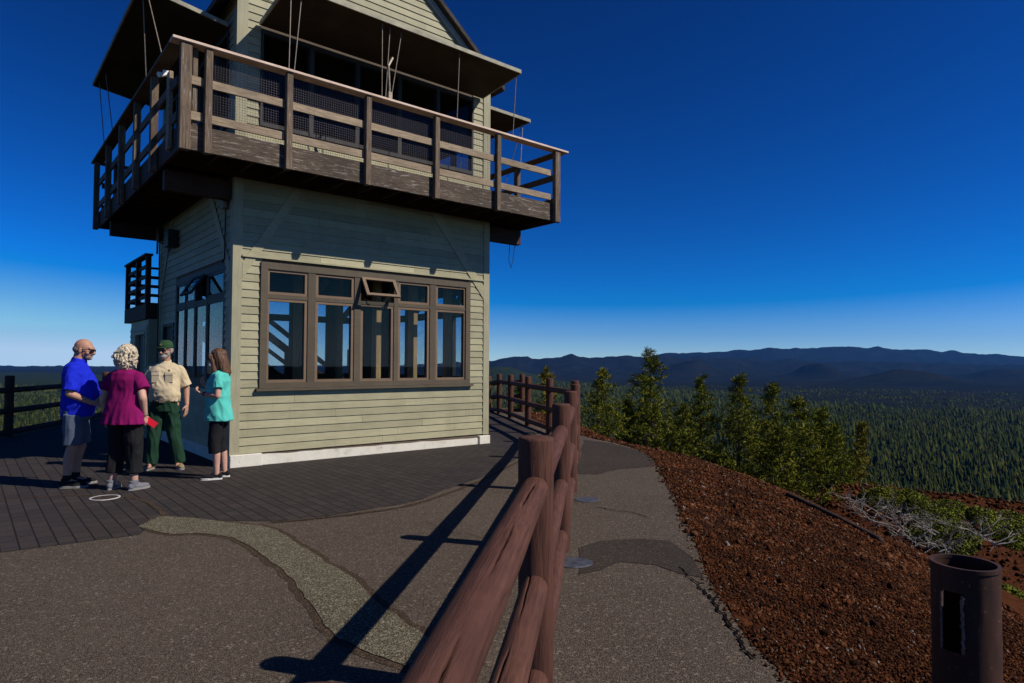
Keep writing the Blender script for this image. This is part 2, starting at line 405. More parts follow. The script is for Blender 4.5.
def sheet(name, pts, z, mat, thick=0.0, jag=0.0, kind='structure', parent=None, sub=.25):
    P = []
    n = len(pts)
    for i in range(n):
        a = Vector(pts[i]); b = Vector(pts[(i+1) % n]); k = max(1, int((b-a).length/sub)) if jag else 1
        for q in range(k):
            p = a.lerp(b, q/k)
            if jag and (a-b).length < 6:
                nn = (b-a).normalized(); nn = Vector((-nn.y, nn.x))
                p = p+nn*jag*(noise.noise(Vector((p.x*3.1, p.y*3.1, .3)))+.6*noise.noise(Vector((p.x*11, p.y*11, 2))))
            P.append(p)
    tris = tessellate_polygon([[Vector((p.x, p.y, 0)) for p in P]])
    m = MB(); vs = [(p.x, p.y, z) for p in P]
    fs = [tuple(t_) for t_ in tris]
    k = len(P)
    if thick:
        vs += [(p.x, p.y, z-thick) for p in P]
        fs += [(i, (i+1) % k, (i+1) % k+k, i+k) for i in range(k)]
    m.add(vs, fs)
    o = m.build(name, mat, parent)
    # make top face up
    if kind: tag(o, kind=kind)
    return o
sheet('path', PLATEAU, 0.0, M['asphalt'], .1, .035)
PAV = [(-9.35, 4.2), (-6.5, 4.75), (-4.9, 4.95), (-4.0, 5.16), (-3.59, 5.36), (-3.2, 5.68), (-3.30, 6.0), (-3.45, 6.29), (-2.9, 6.2), (-2.27, 6.16), (-1.9, 6.3), (-1.6, 6.53), (-.99, 7.16), (-.41, 8.53), (.0, 9.9), (.35, 11.2), (.55, 12.6), (.5, 14), (.2, 16), (-.3, 18.5), (-1, 21), (-8, 21), (-11.2, 19.5), (-10.7, 17.2), (-10.2, 14.8), (-9.65, 12.1), (-9.15, 9.5), (-8.95, 6)]
sheet('plaza', PAV, .004, M['paver'], 0, .05)
def band(name, pts, widths, z, mat, jag=.015):
    pts = [Vector(p) for p in pts]; L = []; Rr = []
    m = MB(); vs = []
    for i, p in enumerate(pts):
        d = (pts[min(i+1, len(pts)-1)]-pts[max(0, i-1)]).normalized(); nn = Vector((-d.y, d.x))
        w = widths if not hasattr(widths, '__len__') else widths[i]
        j1 = jag*noise.noise(Vector((p.x*6, p.y*6, 1))); j2 = jag*noise.noise(Vector((p.x*6, p.y*6, 7)))
        vs += [(*(p+nn*(w/2+j1)), z), (*(p-nn*(w/2+j2)), z)]
    m.add(vs, [(2*i, 2*i+1, 2*i+3, 2*i+2) for i in range(len(pts)-1)])
    return tag(m.build(name, mat), kind='structure')
def smooth_line(pts, n=8):
    out = []; P = [Vector(p) for p in pts]
    for i in range(len(P)-1):
        p0 = P[max(i-1, 0)]; p1 = P[i]; p2 = P[i+1]; p3 = P[min(i+2, len(P)-1)]
        for k in range(n):
            t_ = k/n
            out.append(.5*((2*p1)+(p2-p0)*t_+(2*p0-5*p1+4*p2-p3)*t_*t_+(3*p1-p0-3*p2+p3)*t_**3))
    out.append(P[-1]); return out
def ribbon(name, left, right, z, mat, grow=0.0, jag=.012):
    A_ = smooth_line([G(*p) for p in left], 10); B_ = smooth_line([G(*p) for p in right], 10); m = MB(); vs = []
    for p, q in zip(A_, B_):
        d = (q-p).normalized(); a = p-d*(grow+jag*noise.noise(Vector((p.x*7, p.y*7, 1)))); b = q+d*(grow+jag*noise.noise(Vector((q.x*7, q.y*7, 5))))
        vs += [(a.x, a.y, z), (b.x, b.y, z)]
    m.add(vs, [(2*k, 2*k+1, 2*k+3, 2*k+2) for k in range(len(A_)-1)]); return tag(m.build(name, mat), kind='structure')
SU = ((160, 516.5), (200, 519), (237, 524), (272, 529), (316, 556), (351, 578), (372, 598), (392, 614), (415, 630), (445, 648), (480, 668))
SD = ((138, 527), (170, 534), (204, 534), (237, 540), (269, 560), (295, 584), (311, 606), (332, 632), (362, 650), (398, 664), (440, 690))
ribbon('strip_border', SU, SD, .002, M['aggedge'], .05, .03)
ribbon('concrete_strip', SU, SD, .0062, M['aggregate'], 0, .02)
band('paver_border', smooth_line([G(-60, 505), G(0, 501), G(40, 497), G(90, 496), G(130, 498), G(152, 505), G(166, 517)]), .045, .007, M['aggedge'], .02)
band('asphalt_seam', smooth_line([G(270, 523), G(350, 515), G(420, 503), G(480, 481), G(520, 461)]), .05, .007, M['aggedge'], .03)
sheet('dark_patch', [G(*p) for p in ((580, 575), (578, 548), (600, 541), (640, 539), (672, 541), (690, 557), (704, 578), (680, 574), (655, 566), (620, 562), (598, 570))], .004, M['asphalt_dark'], 0, .04)
sheet('dark_patch', [G(*p) for p in ((576, 474), (584, 440), (612, 443.5), (640, 451.5), (652, 458), (658, 466), (620, 469), (598, 474))], .004, M['asphalt_dark'], 0, .05)
def crack(pts, w):
    P = smooth_line([G(*p) for p in pts], 14)
    P = [p+Vector((noise.noise(Vector((p.x*25, p.y*25, 0))), noise.noise(Vector((p.x*25, p.y*25, 5)))))*.03 for p in P]
    band('asphalt_crack', P, [w*(.6+.8*abs(noise.noise(Vector((p.x*18, p.y*18, 9))))) for p in P], .0085, M['crack'], .004)
crack(((598, 508), (615, 511), (632, 513), (648, 518)), .014)
crack(((700, 588), (712, 600), (722, 615), (735, 630), (745, 650), (755, 660)), .022)
crack(((680, 568), (700, 588)), .012)
crack(((560, 500), (580, 504), (598, 508)), .006)
crack(((420, 520), (455, 533), (500, 541)), .006)
for k, (cx_, cy_, w_, l_, lab) in enumerate(((573, 563, .15, .13, 'nearer blue grey plate for light reflected off the path right of the fence'), (587, 500, .14, .13, 'farther small blue grey plate for light reflected off the path by the fence'))):
    gx, gy = G(cx_, cy_); m = MB()
    ring = [(gx+w_*math.cos(a_*math.pi/10), gy+l_*math.sin(a_*math.pi/10)) for a_ in range(20)]
    m.add([(x, y, .004) for x, y in ring]+[(gx+(x-gx)*.93, gy+(y-gy)*.95, .009) for x, y in ring], [(i, (i+1) % 20, (i+1) % 20+20, i+20) for i in range(20)]+[tuple(range(20, 40))])
    tag(m.build('reflection_plate', M['cover']), lab, 'reflection plate', 'plates for light reflected off the path')  # plate added in place of a bluish patch of reflected light
gx, gy = G(105, 498.3); root = empty('round_utility_cover', (gx, gy, 0)); m = MB()
def annulus(m, r0, r1, z0, z1, n=28):
    vs = []
    for a_ in range(n):
        c, s = math.cos(2*math.pi*a_/n), math.sin(2*math.pi*a_/n)
        vs += [(r1*c, r1*s, z0), (r1*c, r1*s, z1), (r0*c, r0*s, z1), (r0*c, r0*s, z0)]
    fs = []
    for a_ in range(n):
        b_ = (a_+1) % n
        for q in range(4): fs.append((4*a_+q, 4*b_+q, 4*b_+(q+1) % 4, 4*a_+(q+1) % 4))
    m.add(vs, fs)
annulus(m, .128, .148, .005, .011); m.build('rim', M['ringm'], root)
m = MB(); m.tube([(0, 0, .005), (0, 0, .009)], .1275, 28); m.build('lid', M['asphalt_dark'], root)
tag(root, 'round utility cover with a pale rim set in the dark pavers before the group', 'utility cover')

# ------------------------------------------------------------------ cinder rubble (one uncountable mass)
def ico(sub=0):
    bm = bmesh.new(); bmesh.ops.create_icosphere(bm, subdivisions=sub+1, radius=1)
    v = np.array([p.co[:] for p in bm.verts]); f = np.array([[q.index for q in p.verts] for p in bm.faces]); bm.free(); return v, f
def scatter(V0, F0, pos, scl, rot=None, jitter=.25):
    n = len(pos); k = len(V0)
    j = 1+RNG.uniform(-jitter, jitter, (n, k, 1))
    V = V0[None]*j*scl[:, None, :]
    th = RNG.uniform(0, 2*np.pi, n) if rot is None else rot
    c, s = np.cos(th)[:, None], np.sin(th)[:, None]
    x = V[..., 0]*c-V[..., 1]*s; y = V[..., 0]*s+V[..., 1]*c
    V = np.stack([x, y, V[..., 2]], -1)+pos[:, None, :]
    Ff = F0[None]+(np.arange(n)*k)[:, None, None]
    return V.reshape(-1, 3), Ff.reshape(-1, F0.shape[1])
def rubble():
    allV, allF, off = [], [], 0
    V0, F0 = ico(0); V1, F1 = ico(1)
    for N, xr, yr, smin, smax, vv, ff in ((95000, (1.2, 4.4), (1.2, 7.0), .003, .0115, V0, F0), (42000, (1.2, 5), (6, 12), .007, .020, V0, F0), (16000, (.3, 5), (11.5, 21), .010, .030, V0, F0), (700, (1.25, 4.6), (1.5, 14), .014, .034, V1, F1), (30000, (6, 30), (14, 36), .02, .085, V0, F0)):
        X = RNG.uniform(*xr, N); Y = RNG.uniform(*yr, N)
        Z, d = height(X, Y)
        keep = (d > (-.10 if xr[1] < 10 else 0)*RNG.random(len(d))**5)&(d < (30 if xr[1] > 10 else 3.0))
        # thin over the crumbling edge of the path
        X, Y, Z, d = X[keep], Y[keep], Z[keep], d[keep]
        s = smin+(smax-smin)*RNG.random(len(X))**2.2
        Z = np.minimum(Z, -.012-.04*d)+vf(X, Y, .45, 3, 9)*.018+.004
        Z = np.where(d < .02, .003, Z)
        pos = np.stack([X, Y, Z+s*.15], -1)
        scl = s[:, None]*RNG.uniform(.6, 1.4, (len(s), 3)); 
        V, Fc = scatter(vv, ff, pos, scl, None, .38)
        allV.append(V); allF.append(Fc+off); off += len(V)
    o = mesh_np('cinder_rubble', np.vstack(allV), np.vstack(allF), M['cinder']); tag(o, 'loose red volcanic cinders beside the path', 'cinders', kind='stuff')
rubble()
# fine loose grit strewn over the path edge
def stone(name, x, y, s, label):
    V1, F1 = ico(1); V, Fc = scatter(V1, F1, np.array([[x, y, max(0, hz(x, y))+s*.3]]), np.array([[s, s*.7, s*.55]]), None, .15)
    return tag(mesh_np(name, V, Fc, M['whitestone']), label, 'stone')
M['whitestone'] = plain('pale_stone', (.5, .45, .4), .2, 20, .9)

# ------------------------------------------------------------------ forest
def conifer_lo(n=6, layers=3):
    vs, fs = [], []
    for L in range(layers):
        z0 = .12+L*.88/layers*.82; z1 = min(1, z0+.88/layers*1.5); r = .19*(1-L/layers*.8)
        b = len(vs)
        for k in range(n):
            a = 2*math.pi*(k+.5*L)/n; rr = r*(1.15 if k % 2 else .7); vs.append((rr*math.cos(a), rr*math.sin(a), z0-(.03 if k % 2 else -.02)))
        vs.append((0, 0, z1))
        for k in range(n): fs.append((b+k, b+(k+1) % n, b+n))
    return np.array(vs), np.array(fs)
def forest():
    allV, allF, off = [], [], 0
    specs = [(430, 1150, 5.0, 11.5, 8, 3), (1150, 2500, 8.6, 13, 6, 2), (2500, 4600, 19, 14, 5, 1)]
    for r0, r1, sp, H, n, L in specs:
        V0, F0 = conifer_lo(n, L)
        grow_ = 1.0
        if sp > 15: V0[:, :2] *= 1.9
        w = r1*.85
        gx_, gy_ = np.meshgrid(np.arange(-w, w, sp), np.arange(r0*.7, r1, sp*.9))
        X = (gx_+RNG.uniform(-.5, .5, gx_.shape)*sp).ravel(); Y = (gy_+RNG.uniform(-.5, .5, gy_.shape)*sp).ravel()
        r = np.hypot(X, Y)
        k = (r > r0) & (r < r1) & (np.abs(X) < Y*.84+30)
        px = 512+F*X/Y
        edge = np.interp(px, [-500, 480, 620, 760, 900, 1300], [9000, 7000, 4200, 2900, 2300, 1900])*(1+.10*vf(X, Y, 700, 4, 6))
        inl = Y > edge
        k &= ~((px > 170) & (px < 480))      # nothing of it can be seen behind the tower
        k &= (~inl) | (RNG.random(X.shape) < .38)
        dens = vf(X, Y, 110, 4, 12)*1.5
        k &= RNG.random(X.shape) < np.clip(np.interp(px, [200, 450], [.5, .85])+dens*.5, .15, 1)
        X, Y = X[k], Y[k]; Z, d = height(X, Y)
        h = H*np.clip(RNG.lognormal(-.12, .34, len(X)), .3, 1.9)*(1+.25*vf(X, Y, 45, 2, 77))*(1+.2*dens[k])*np.where(inl[k], .5, 1)
        scl = np.stack([h**.7*H**.3*RNG.uniform(.9, 1.6, len(h))]*2+[h], -1)
        V, Fc = scatter(V0, F0, np.stack([X, Y, Z-1], -1), scl, None, .2)
        allV.append(V); allF.append(Fc+off); off += len(V)
        print('forest', len(X))
    o = mesh_np('distant_forest', np.vstack(allV), np.vstack(allF), M['forest']); tag(o, 'dense conifer forest on the plain far below the butte', 'forest', kind='stuff')
forest()

def pine(x, y, h, w, seed, label, mat='needles', group='pines growing on the slope below the path', bare=.12, z=None):
    rnd = random.Random(seed); z0 = hz(x, y)-.2 if z is None else z
    root = empty('pine_tree', (x, y, z0)); tag(root, label, 'pine tree', group)
    lean = Vector((rnd.uniform(-.02, .02)*h, rnd.uniform(-.02, .02)*h, 0))
    def ax(t_): return Vector((0, 0, h*t_))+lean*t_*t_
    m = MB(); m.tube([ax(i/8*.97) for i in range(9)], [max(.02, .018*h*(1-i/8.3)) for i in range(9)], 7)
    quads = []
    nb = int(18*h**.8)+25
    segs = []
    for b in range(nb):
        t_ = bare+(1-bare)*(b+rnd.random()*.8)/nb
        if rnd.random() < .08: continue
        prof = (1-t_)**.95*(.35+.65*min(1, (t_-bare)/.16+.3))*1.12
        Lb = w/2*prof*rnd.uniform(.55, 1.25)+.12
        a = rnd.uniform(0, 2*math.pi); up = .05+.55*t_+rnd.uniform(-.12, .2)
        p0 = ax(t_); d = Vector((math.cos(a), math.sin(a), up)).normalized()
        p1 = p0+d*Lb*.6; p2 = p0+d*Lb+Vector((0, 0, Lb*.14))
        m.tube([p0, p1, p2], [.004*h*(1-t_)+.008, .006+.002*h*(1-t_), .005], 4, False)
        nt = max(3, int(Lb*7.5))
        for q in range(nt):
            s = .22+.78*(q+rnd.random())/nt; c = p0.lerp(p1, s/.6) if s < .6 else p1.lerp(p2, (s-.6)/.4)
            c = c+Vector((rnd.gauss(0, 1), rnd.gauss(0, 1), rnd.gauss(0, .8)))*.11*(.5+Lb)
            quads.append((c, d, .12+.06*rnd.random()+.009*h))
    m.build('trunk', M['bark'], root)
    nV, nF = [], []
    for c, d, L in quads:
        for k in range(17):
            e = Vector((rnd.gauss(0, 1), rnd.gauss(0, 1), rnd.gauss(.6, .7))).normalized()*.85+d*.3; e.normalize()
            side = e.cross(Vector((rnd.gauss(0, 1), rnd.gauss(0, 1), rnd.gauss(0, 1)))).normalized()*L*.11
            i = len(nV); tip = c+e*L*rnd.uniform(.7, 1.3)
            nV += [c-side*.5, c+side*.5, tip+side*.35, tip-side*.35]; nF.append((i, i+1, i+2, i+3))
    mesh_np('crown', np.array([v[:] for v in nV]), np.array(nF), M[mat], root)
    return root
def at(px, py, Y):
    d = ray(px, py); t_ = Y/d.y; return (d.x*t_, Y, CAMH+d.z*t_)
# (pixel of the top, distance, crown width, label)
PINES = [
 (603, 373, 27, 2.9, 'small full pine nearest the fence at the left end of the pine row', 'needles'),
 (627, 403, 30, 2.2, 'low dark pine squeezed between the two tallest pines at the left', 'needles'),
 (652, 352, 29, 5.0, 'tallest pine, its pointed top reaching above the distant ridge', 'needles'),
 (682, 408, 26, 2.8, 'short bushy pine just right of the tallest pine', 'needles'),
 (700, 380, 29, 3.0, 'pine with a forked top right of the short bushy pine', 'needles'),
 (738, 377, 28, 3.4, 'dense dark pine in the middle of the row', 'needles'),
 (772, 387, 29, 3.0, 'pointed pine left of the broad pine', 'needles'),
 (800, 401, 24, 3.6, 'broad spreading pine at the right side of the row', 'needles'),
 (822, 412, 27, 3.0, 'round topped pine at the right end of the dense row', 'needles'),
 (781, 428, 22, 2.4, 'young pine half hidden behind the cinder rim', 'needles'),
 (858, 425, 31, 2.3, 'lone yellow green pine standing apart on the far spur', 'needles_y'),
 (546, 371, 27, 1.6, 'slim pine seen through the log fence', 'needles_y'),
 (521, 388, 33, 2.0, 'small pine low behind the far fence posts', 'needles'),
 (836, 440, 26, 2.3, 'small ragged pine between the dense row and the lone pine', 'needles'),
 (489, 396, 36, 1.6, 'yellow green sapling just beyond the corner of the tower', 'needles_y'),
]
for i, (px, py, Y, w, lab, mt) in enumerate(PINES):
    X, Y_, zt = at(px, py, Y); zb = hz(X, Y_)-.2
    H = max(2.5, zt-zb)
    print('pine', px, round(H, 1), round(zb, 1))
    pine(X, Y_, H, w*.92, 100+i, lab, mt, bare=.1)

def bush(x, y, rx, ry, h, seed, label):
    rnd = random.Random(seed); z0 = hz(x, y)
    root = empty('manzanita_shrub', (x, y, z0)); tag(root, label, 'shrub', 'green shrubs on the far spur')
    m = MB(); lv, lf = [], []
    for b in range(26):
        a = rnd.uniform(0, 6.28); q = rnd.random()**.5
        e = Vector((rx*q*math.cos(a), ry*q*math.sin(a), 0)); e.z = (hz(x+e.x, y+e.y)-z0)+h*(1-q*q*.6)*rnd.uniform(.6, 1.1)
        m.tube([Vector((e.x*.2, e.y*.2, -.1)), e*.6, e], [.02, .014, .006], 4, False)
    for k in range(int(5600*rx*ry*1.1)+600):
        a = rnd.uniform(0, 6.28); q = rnd.random()**.5
        bumpy = .75+.5*noise.noise(Vector((x+q*math.cos(a)*rx, y+q*math.sin(a)*ry, seed))*1.6)
        e = Vector((rx*q*math.cos(a), ry*q*math.sin(a), 0)); zt = h*(1-q**3)*bumpy*rnd.uniform(.55, 1.05)
        e.z = hz(x+e.x, y+e.y)-z0+zt if False else zt-.35*0
        n_ = Vector((rnd.gauss(0, 1), rnd.gauss(0, 1), rnd.gauss(.6, 1))).normalized(); s_ = n_.orthogonal().normalized()*.022; u_ = n_.cross(s_)*1.3
        i = len(lv); lv += [e-s_, e-u_, e+s_, e+u_]; lf.append((i, i+1, i+2, i+3))
    # settle leaves on the slope
    V = np.array([v[:] for v in lv]); Z, _ = height(V[:, 0]+x, V[:, 1]+y); V[:, 2] += Z-z0
    m.build('stems', M['bark'], root); mesh_np('foliage', V, np.array(lf), M['bush'], root)
BUSHES = [(900, 497, 'pale low shrub at the left start of the shrub band'), (917, 505, 'rounded green shrub second along the spur'), (940, 508, 'wide bright green shrub in the upper middle of the spur'),
 (985, 514, 'green shrub on the skyline of the spur near the right edge'), (1010, 516, 'large shrub on the skyline at the right edge of the photo'), (955, 535, 'green shrub below the ridge beside the dead branches'),
 (935, 525, 'small green shrub just above the bleached branches'), (1015, 535, 'shrub lower down at the right edge below the skyline'), (1018, 600, 'shrub right of the steel pipe near the frame edge'), (995, 525, 'greyish green shrub under the skyline shrubs'), (880, 492, 'dull olive shrub beside the lone pine')]
def terrain_hit(px, py, t0=4, t1=90):
    d = ray(px, py); T = np.arange(t0, t1, .1)
    X, Y, Z = d.x*T, d.y*T, CAMH+d.z*T; H, _ = height(X, Y)
    w = np.nonzero(Z < H)[0]
    if len(w) == 0: return None
    i = w[0]; return X[i], Y[i], H[i]
for i, (px, py, lab) in enumerate(BUSHES):
    h_ = terrain_hit(px, py+5, 13)
    print('bush', px, py, None if h_ is None else [round(float(q), 1) for q in h_])
    if h_ is None: continue
    rnd = random.Random(i); sc = h_[1]/24
    bush(float(h_[0]), float(h_[1]), 0.9*sc*rnd.uniform(.5, 1.3), .65*sc*rnd.uniform(.6, 1.2), .42*sc*rnd.uniform(.8, 1.15), 40+i, lab)
def dead(px, py, size, seed, label):
    h_ = terrain_hit(px, py, 13)
    if h_ is None: print('dead miss', px, py); return
    print('dead', px, py, round(float(h_[1]), 1))
    x, y, z = map(float, h_); rnd = random.Random(seed); m = MB()
    def grow(p, d, L, r, lev):
        q = p+d*L*.5+Vector((rnd.gauss(0, .05), rnd.gauss(0, .05), rnd.gauss(0, .05)))*L; e = p+d*L
        m.tube([p, q, e], [r, r*.75, r*.45], 5, False)
        if lev:
            for k in range(rnd.choice((2, 3, 3))):
                dd = (d+Vector((rnd.gauss(0, .6), rnd.gauss(0, .6), rnd.gauss(.05, .5)))).normalized()
                grow(p.lerp(e, rnd.uniform(.35, 1)), dd, L*rnd.uniform(.5, .8), r*.55, lev-1)
    for k in range(4):
        a = rnd.uniform(-.6, .6)+(math.pi if k % 2 else 0)
        grow(Vector((rnd.uniform(-.3, .3), 0, .08)), Vector((math.cos(a), .5*math.sin(a), rnd.uniform(.15, .7))).normalized(), size*rnd.uniform(.6, 1), .036*size, 3)
    o = m.build('dead_branch', M['deadwood']); o.location = (x, y, z); tag(o, label, 'dead branch', 'bleached dead branches on the slope')
DEADS = ((852, 506, .55, 'small bleached branch leftmost, nearest the lone pine'), (866, 515, .6, 'pale forked branch second from the left in the band of dead wood'), (880, 521, .6, 'short crooked grey branch left of the tangle'), (893, 528, .75, 'tangle of grey dead branches in the middle of the slope'), (905, 536, .7, 'white twisted branch just right of the middle tangle'), (918, 543, .8, 'large bleached dead shrub left of the steel pipe'), (930, 551, .7, 'grey branch touching the rim line of the steel pipe'), (942, 540, .75, 'grey twisted branch above the rim of the steel pipe'), (916, 556, .5, 'dead branch lowest on the slope near the edging log'), (958, 532, .6, 'dry upright branch at the right end of the dead wood'), (900, 515, .5, 'thin dead branch highest on the slope below the first shrubs'), (928, 524, .5, 'small dry branch poking out between the shrubs'), (974, 541, .8, 'bleached branch standing out right behind the mouth of the steel pipe'), (992, 549, .7, 'grey branch to the upper right of the steel pipe'), (948, 556, .7, 'dead branch lying just left of the mouth of the steel pipe'))
for k, (px, py, s_, lab) in enumerate(DEADS): dead(px, py, s_, 60+k, lab)
# edging log along the rim
def rimlog(name, pts, r, label):
    P = []
    for px, py in pts:
        h_ = terrain_hit(px, py, 3, 14)
        if h_ is None: continue
        P.append(Vector((float(h_[0]), float(h_[1]), float(h_[2])+r*.7)))
    if len(P) < 2: print('log fail'); return
    P = smooth_line(P, 6); m = MB(); m.tube(P, [r*(1+.15*noise.noise(p*3)) for p in P], 9); tag(m.build(name, M['logdark'], smooth=True), label, 'log')
LOGP = [(3.95, 9.4), (4.08, 8.8), (4.17, 8.1), (4.2, 7.5)]
m = MB(); P = smooth_line([Vector((x, y, hz(x, y)+.03)) for x, y in LOGP], 6); m.tube(P, [.038*(1+.2*noise.noise(p*3)) for p in P], 9)
tag(m.build('edging_log', M['logdark'], smooth=True), 'dark weathered edging log half sunk along the rim of the cinder slope', 'log')
# ------------------------------------------------------------------ log fences
def log_mesh(name, L, r, seed, mat, parent, axis, crack=False, nseg=20, nring=14, endr=.86, detail=1.0):
    """a log lying from the origin along its own Z, r radius"""
    vs, fs, ck = [], [], []
    ca = 2*math.pi*noise.random() if False else (seed*1.7) % 6.28
    if crack: ca = crack
    for i in range(nring+1):
        t_ = i/nring
        if i == 1: t_ = .006/L
        if i == 2: t_ = .016/L
        if i == nring-1: t_ = 1-.006/L
        if i == nring-2: t_ = 1-.016/L
        zz = L*t_
        rr = r*(1+.05*detail*noise.noise(Vector((seed, t_*L*1.5, 0))))
        e = min(t_, 1-t_)*L
        if e < .016: rr *= endr+(1-endr)*math.sqrt(max(0, 1-(1-e/.016)**2))
        for k in range(nseg):
            a = 2*math.pi*k/nseg
            q = rr*(1+.035*detail*noise.noise(Vector((math.cos(a)*1.5+seed, math.sin(a)*1.5, zz*.9))))
            if crack:
                c0 = ca+.12*1.6*noise.noise(Vector((zz*1.6, seed, 3)))+.05*noise.noise(Vector((zz*14, seed, 3)))
                dd = abs((a-c0+math.pi) % (2*math.pi)-math.pi)
                cw = math.exp(-(dd/.05)**2)*min(1, max(0, .55+noise.noise(Vector((zz*2.4, seed, 8)))*2.4)); q -= .024*cw
            vs.append((q*math.cos(a), q*math.sin(a), zz)); ck.append(cw if crack else 0.0)
    for i in range(nring):
        for k in range(nseg):
            a0 = i*nseg+k; a1 = i*nseg+(k+1) % nseg; fs.append((a0, a1, a1+nseg, a0+nseg))
    fs.append(tuple(reversed(range(nseg)))); fs.append(tuple(nring*nseg+k for k in range(nseg)))
    me = bpy.data.meshes.new(name); me.from_pydata(vs, [], fs)
    at_ = me.attributes.new('crack', 'FLOAT', 'POINT'); at_.data.foreach_set('value', ck)
    o = link(name, me, mat, parent, True)
    return o
def grain_mat():
    t = NT('brown_stained_log', .75, .15)
    v = t.map((34, 34, 2.4)); n = t.noise(1.5, 9, .72, v, .5); big = t.noise(2.6, 5, .6); fine = t.noise(5.5, 6, .75, v)
    a = t.ramp(n, [(.28, (.030, .013, .011)), (.5, (.100, .042, .029)), (.8, (.15, .070, .050))])
    a = t.mix(t.ramp(big, [(.4, .5), (.62, 0.0)]), a, (.055, .024, .019))
    a = t.mix(t.ramp(fine, [(.68, 0.0), (.76, .5)]), a, (.22, .145, .115))
    sp = t.voro(55, None, 'Distance'); a = t.mix(t.ramp(t.noise(33, 4, .7), [(.70, 0.0), (.75, .8)]), a, (.03, .014, .012))
    a = t.mix(t.ramp(t.attr('crack'), [(.25, 0.0), (.6, 1.0)]), a, (.012, .006, .005)); t.color(a).bump(n, 1, .006); return t.m
M['log'] = grain_mat()
def fence(name, label, posts, group=None, near=False, ph=1.15, pr=.078, rz=(.92, .48, .05)):
    x0, y0, z0 = posts[0]; root = empty(name, (x0, y0, 0)); tag(root, label, 'fence', group)
    for i, (x, y, z) in enumerate(posts):
        o = log_mesh('post', ph+.3, pr*random.uniform(.95, 1.04), 3.1*i+1, M['log'], root, 'z', 0, 28 if near else 14, 20)
        o.location = (x-x0, y-y0, z-.3)
    for i in range(len(posts)-1):
        a, b = Vector(posts[i]), Vector(posts[i+1])
        for j, h in enumerate(rz):
            dirn = (b-a); dirn.z = b.z-a.z
            ln = dirn.length; u_ = dirn.normalized()
            p = a+Vector((0, 0, h))+u_*(pr*.62); L = ln-2*pr*.62
            nr = near and i < 2
            o = log_mesh('rail', L, .0585 if near else .056, 7.7*i+j, M['log'], root, 'z', (1.85 if j == 0 else 1.3) if nr else 0, 130 if nr else 14, 110 if nr else 8)
            o.location = p-Vector((x0, y0, 0)); o.rotation_mode = 'QUATERNION'
            o.rotation_quaternion = u_.to_track_quat('Z', 'Y')
    return root
NEARP = [(-.42, -1.3, 0), (-.19, .62, 0), (.11, 2.93, 0), (.40, 5.28, 0), (.69, 7.66, 0), (.98, 10.1, 0), (1.17, 12.1, 0), (.80, 13.85, 0), (.39, 15.6, 0), (-.03, 17.75, 0), (-.37, 19.2, 0), (-.72, 20.6, -.1)]
fence('log_fence', 'long brown log fence running from the lower edge of the photo along the path', NEARP, near=True, ph=1.17, rz=(.945, .52, .12))
fence('log_fence', 'log fence left of the people, dark against the far plain', [(-9.15, 7.9, 0), (-9.55, 10.4, 0), (-9.95, 12.95, 0), (-10.45, 15.3, 0), (-11.0, 17.7, 0), (-11.3, 19.9, 0)], rz=(.91, .5, .08), pr=.085, ph=1.2)
fence('log_fence', 'farthest short log fence crossing behind the end of the long one', [(-.72, 20.75, -.1), (.31, 19.95, 0)])

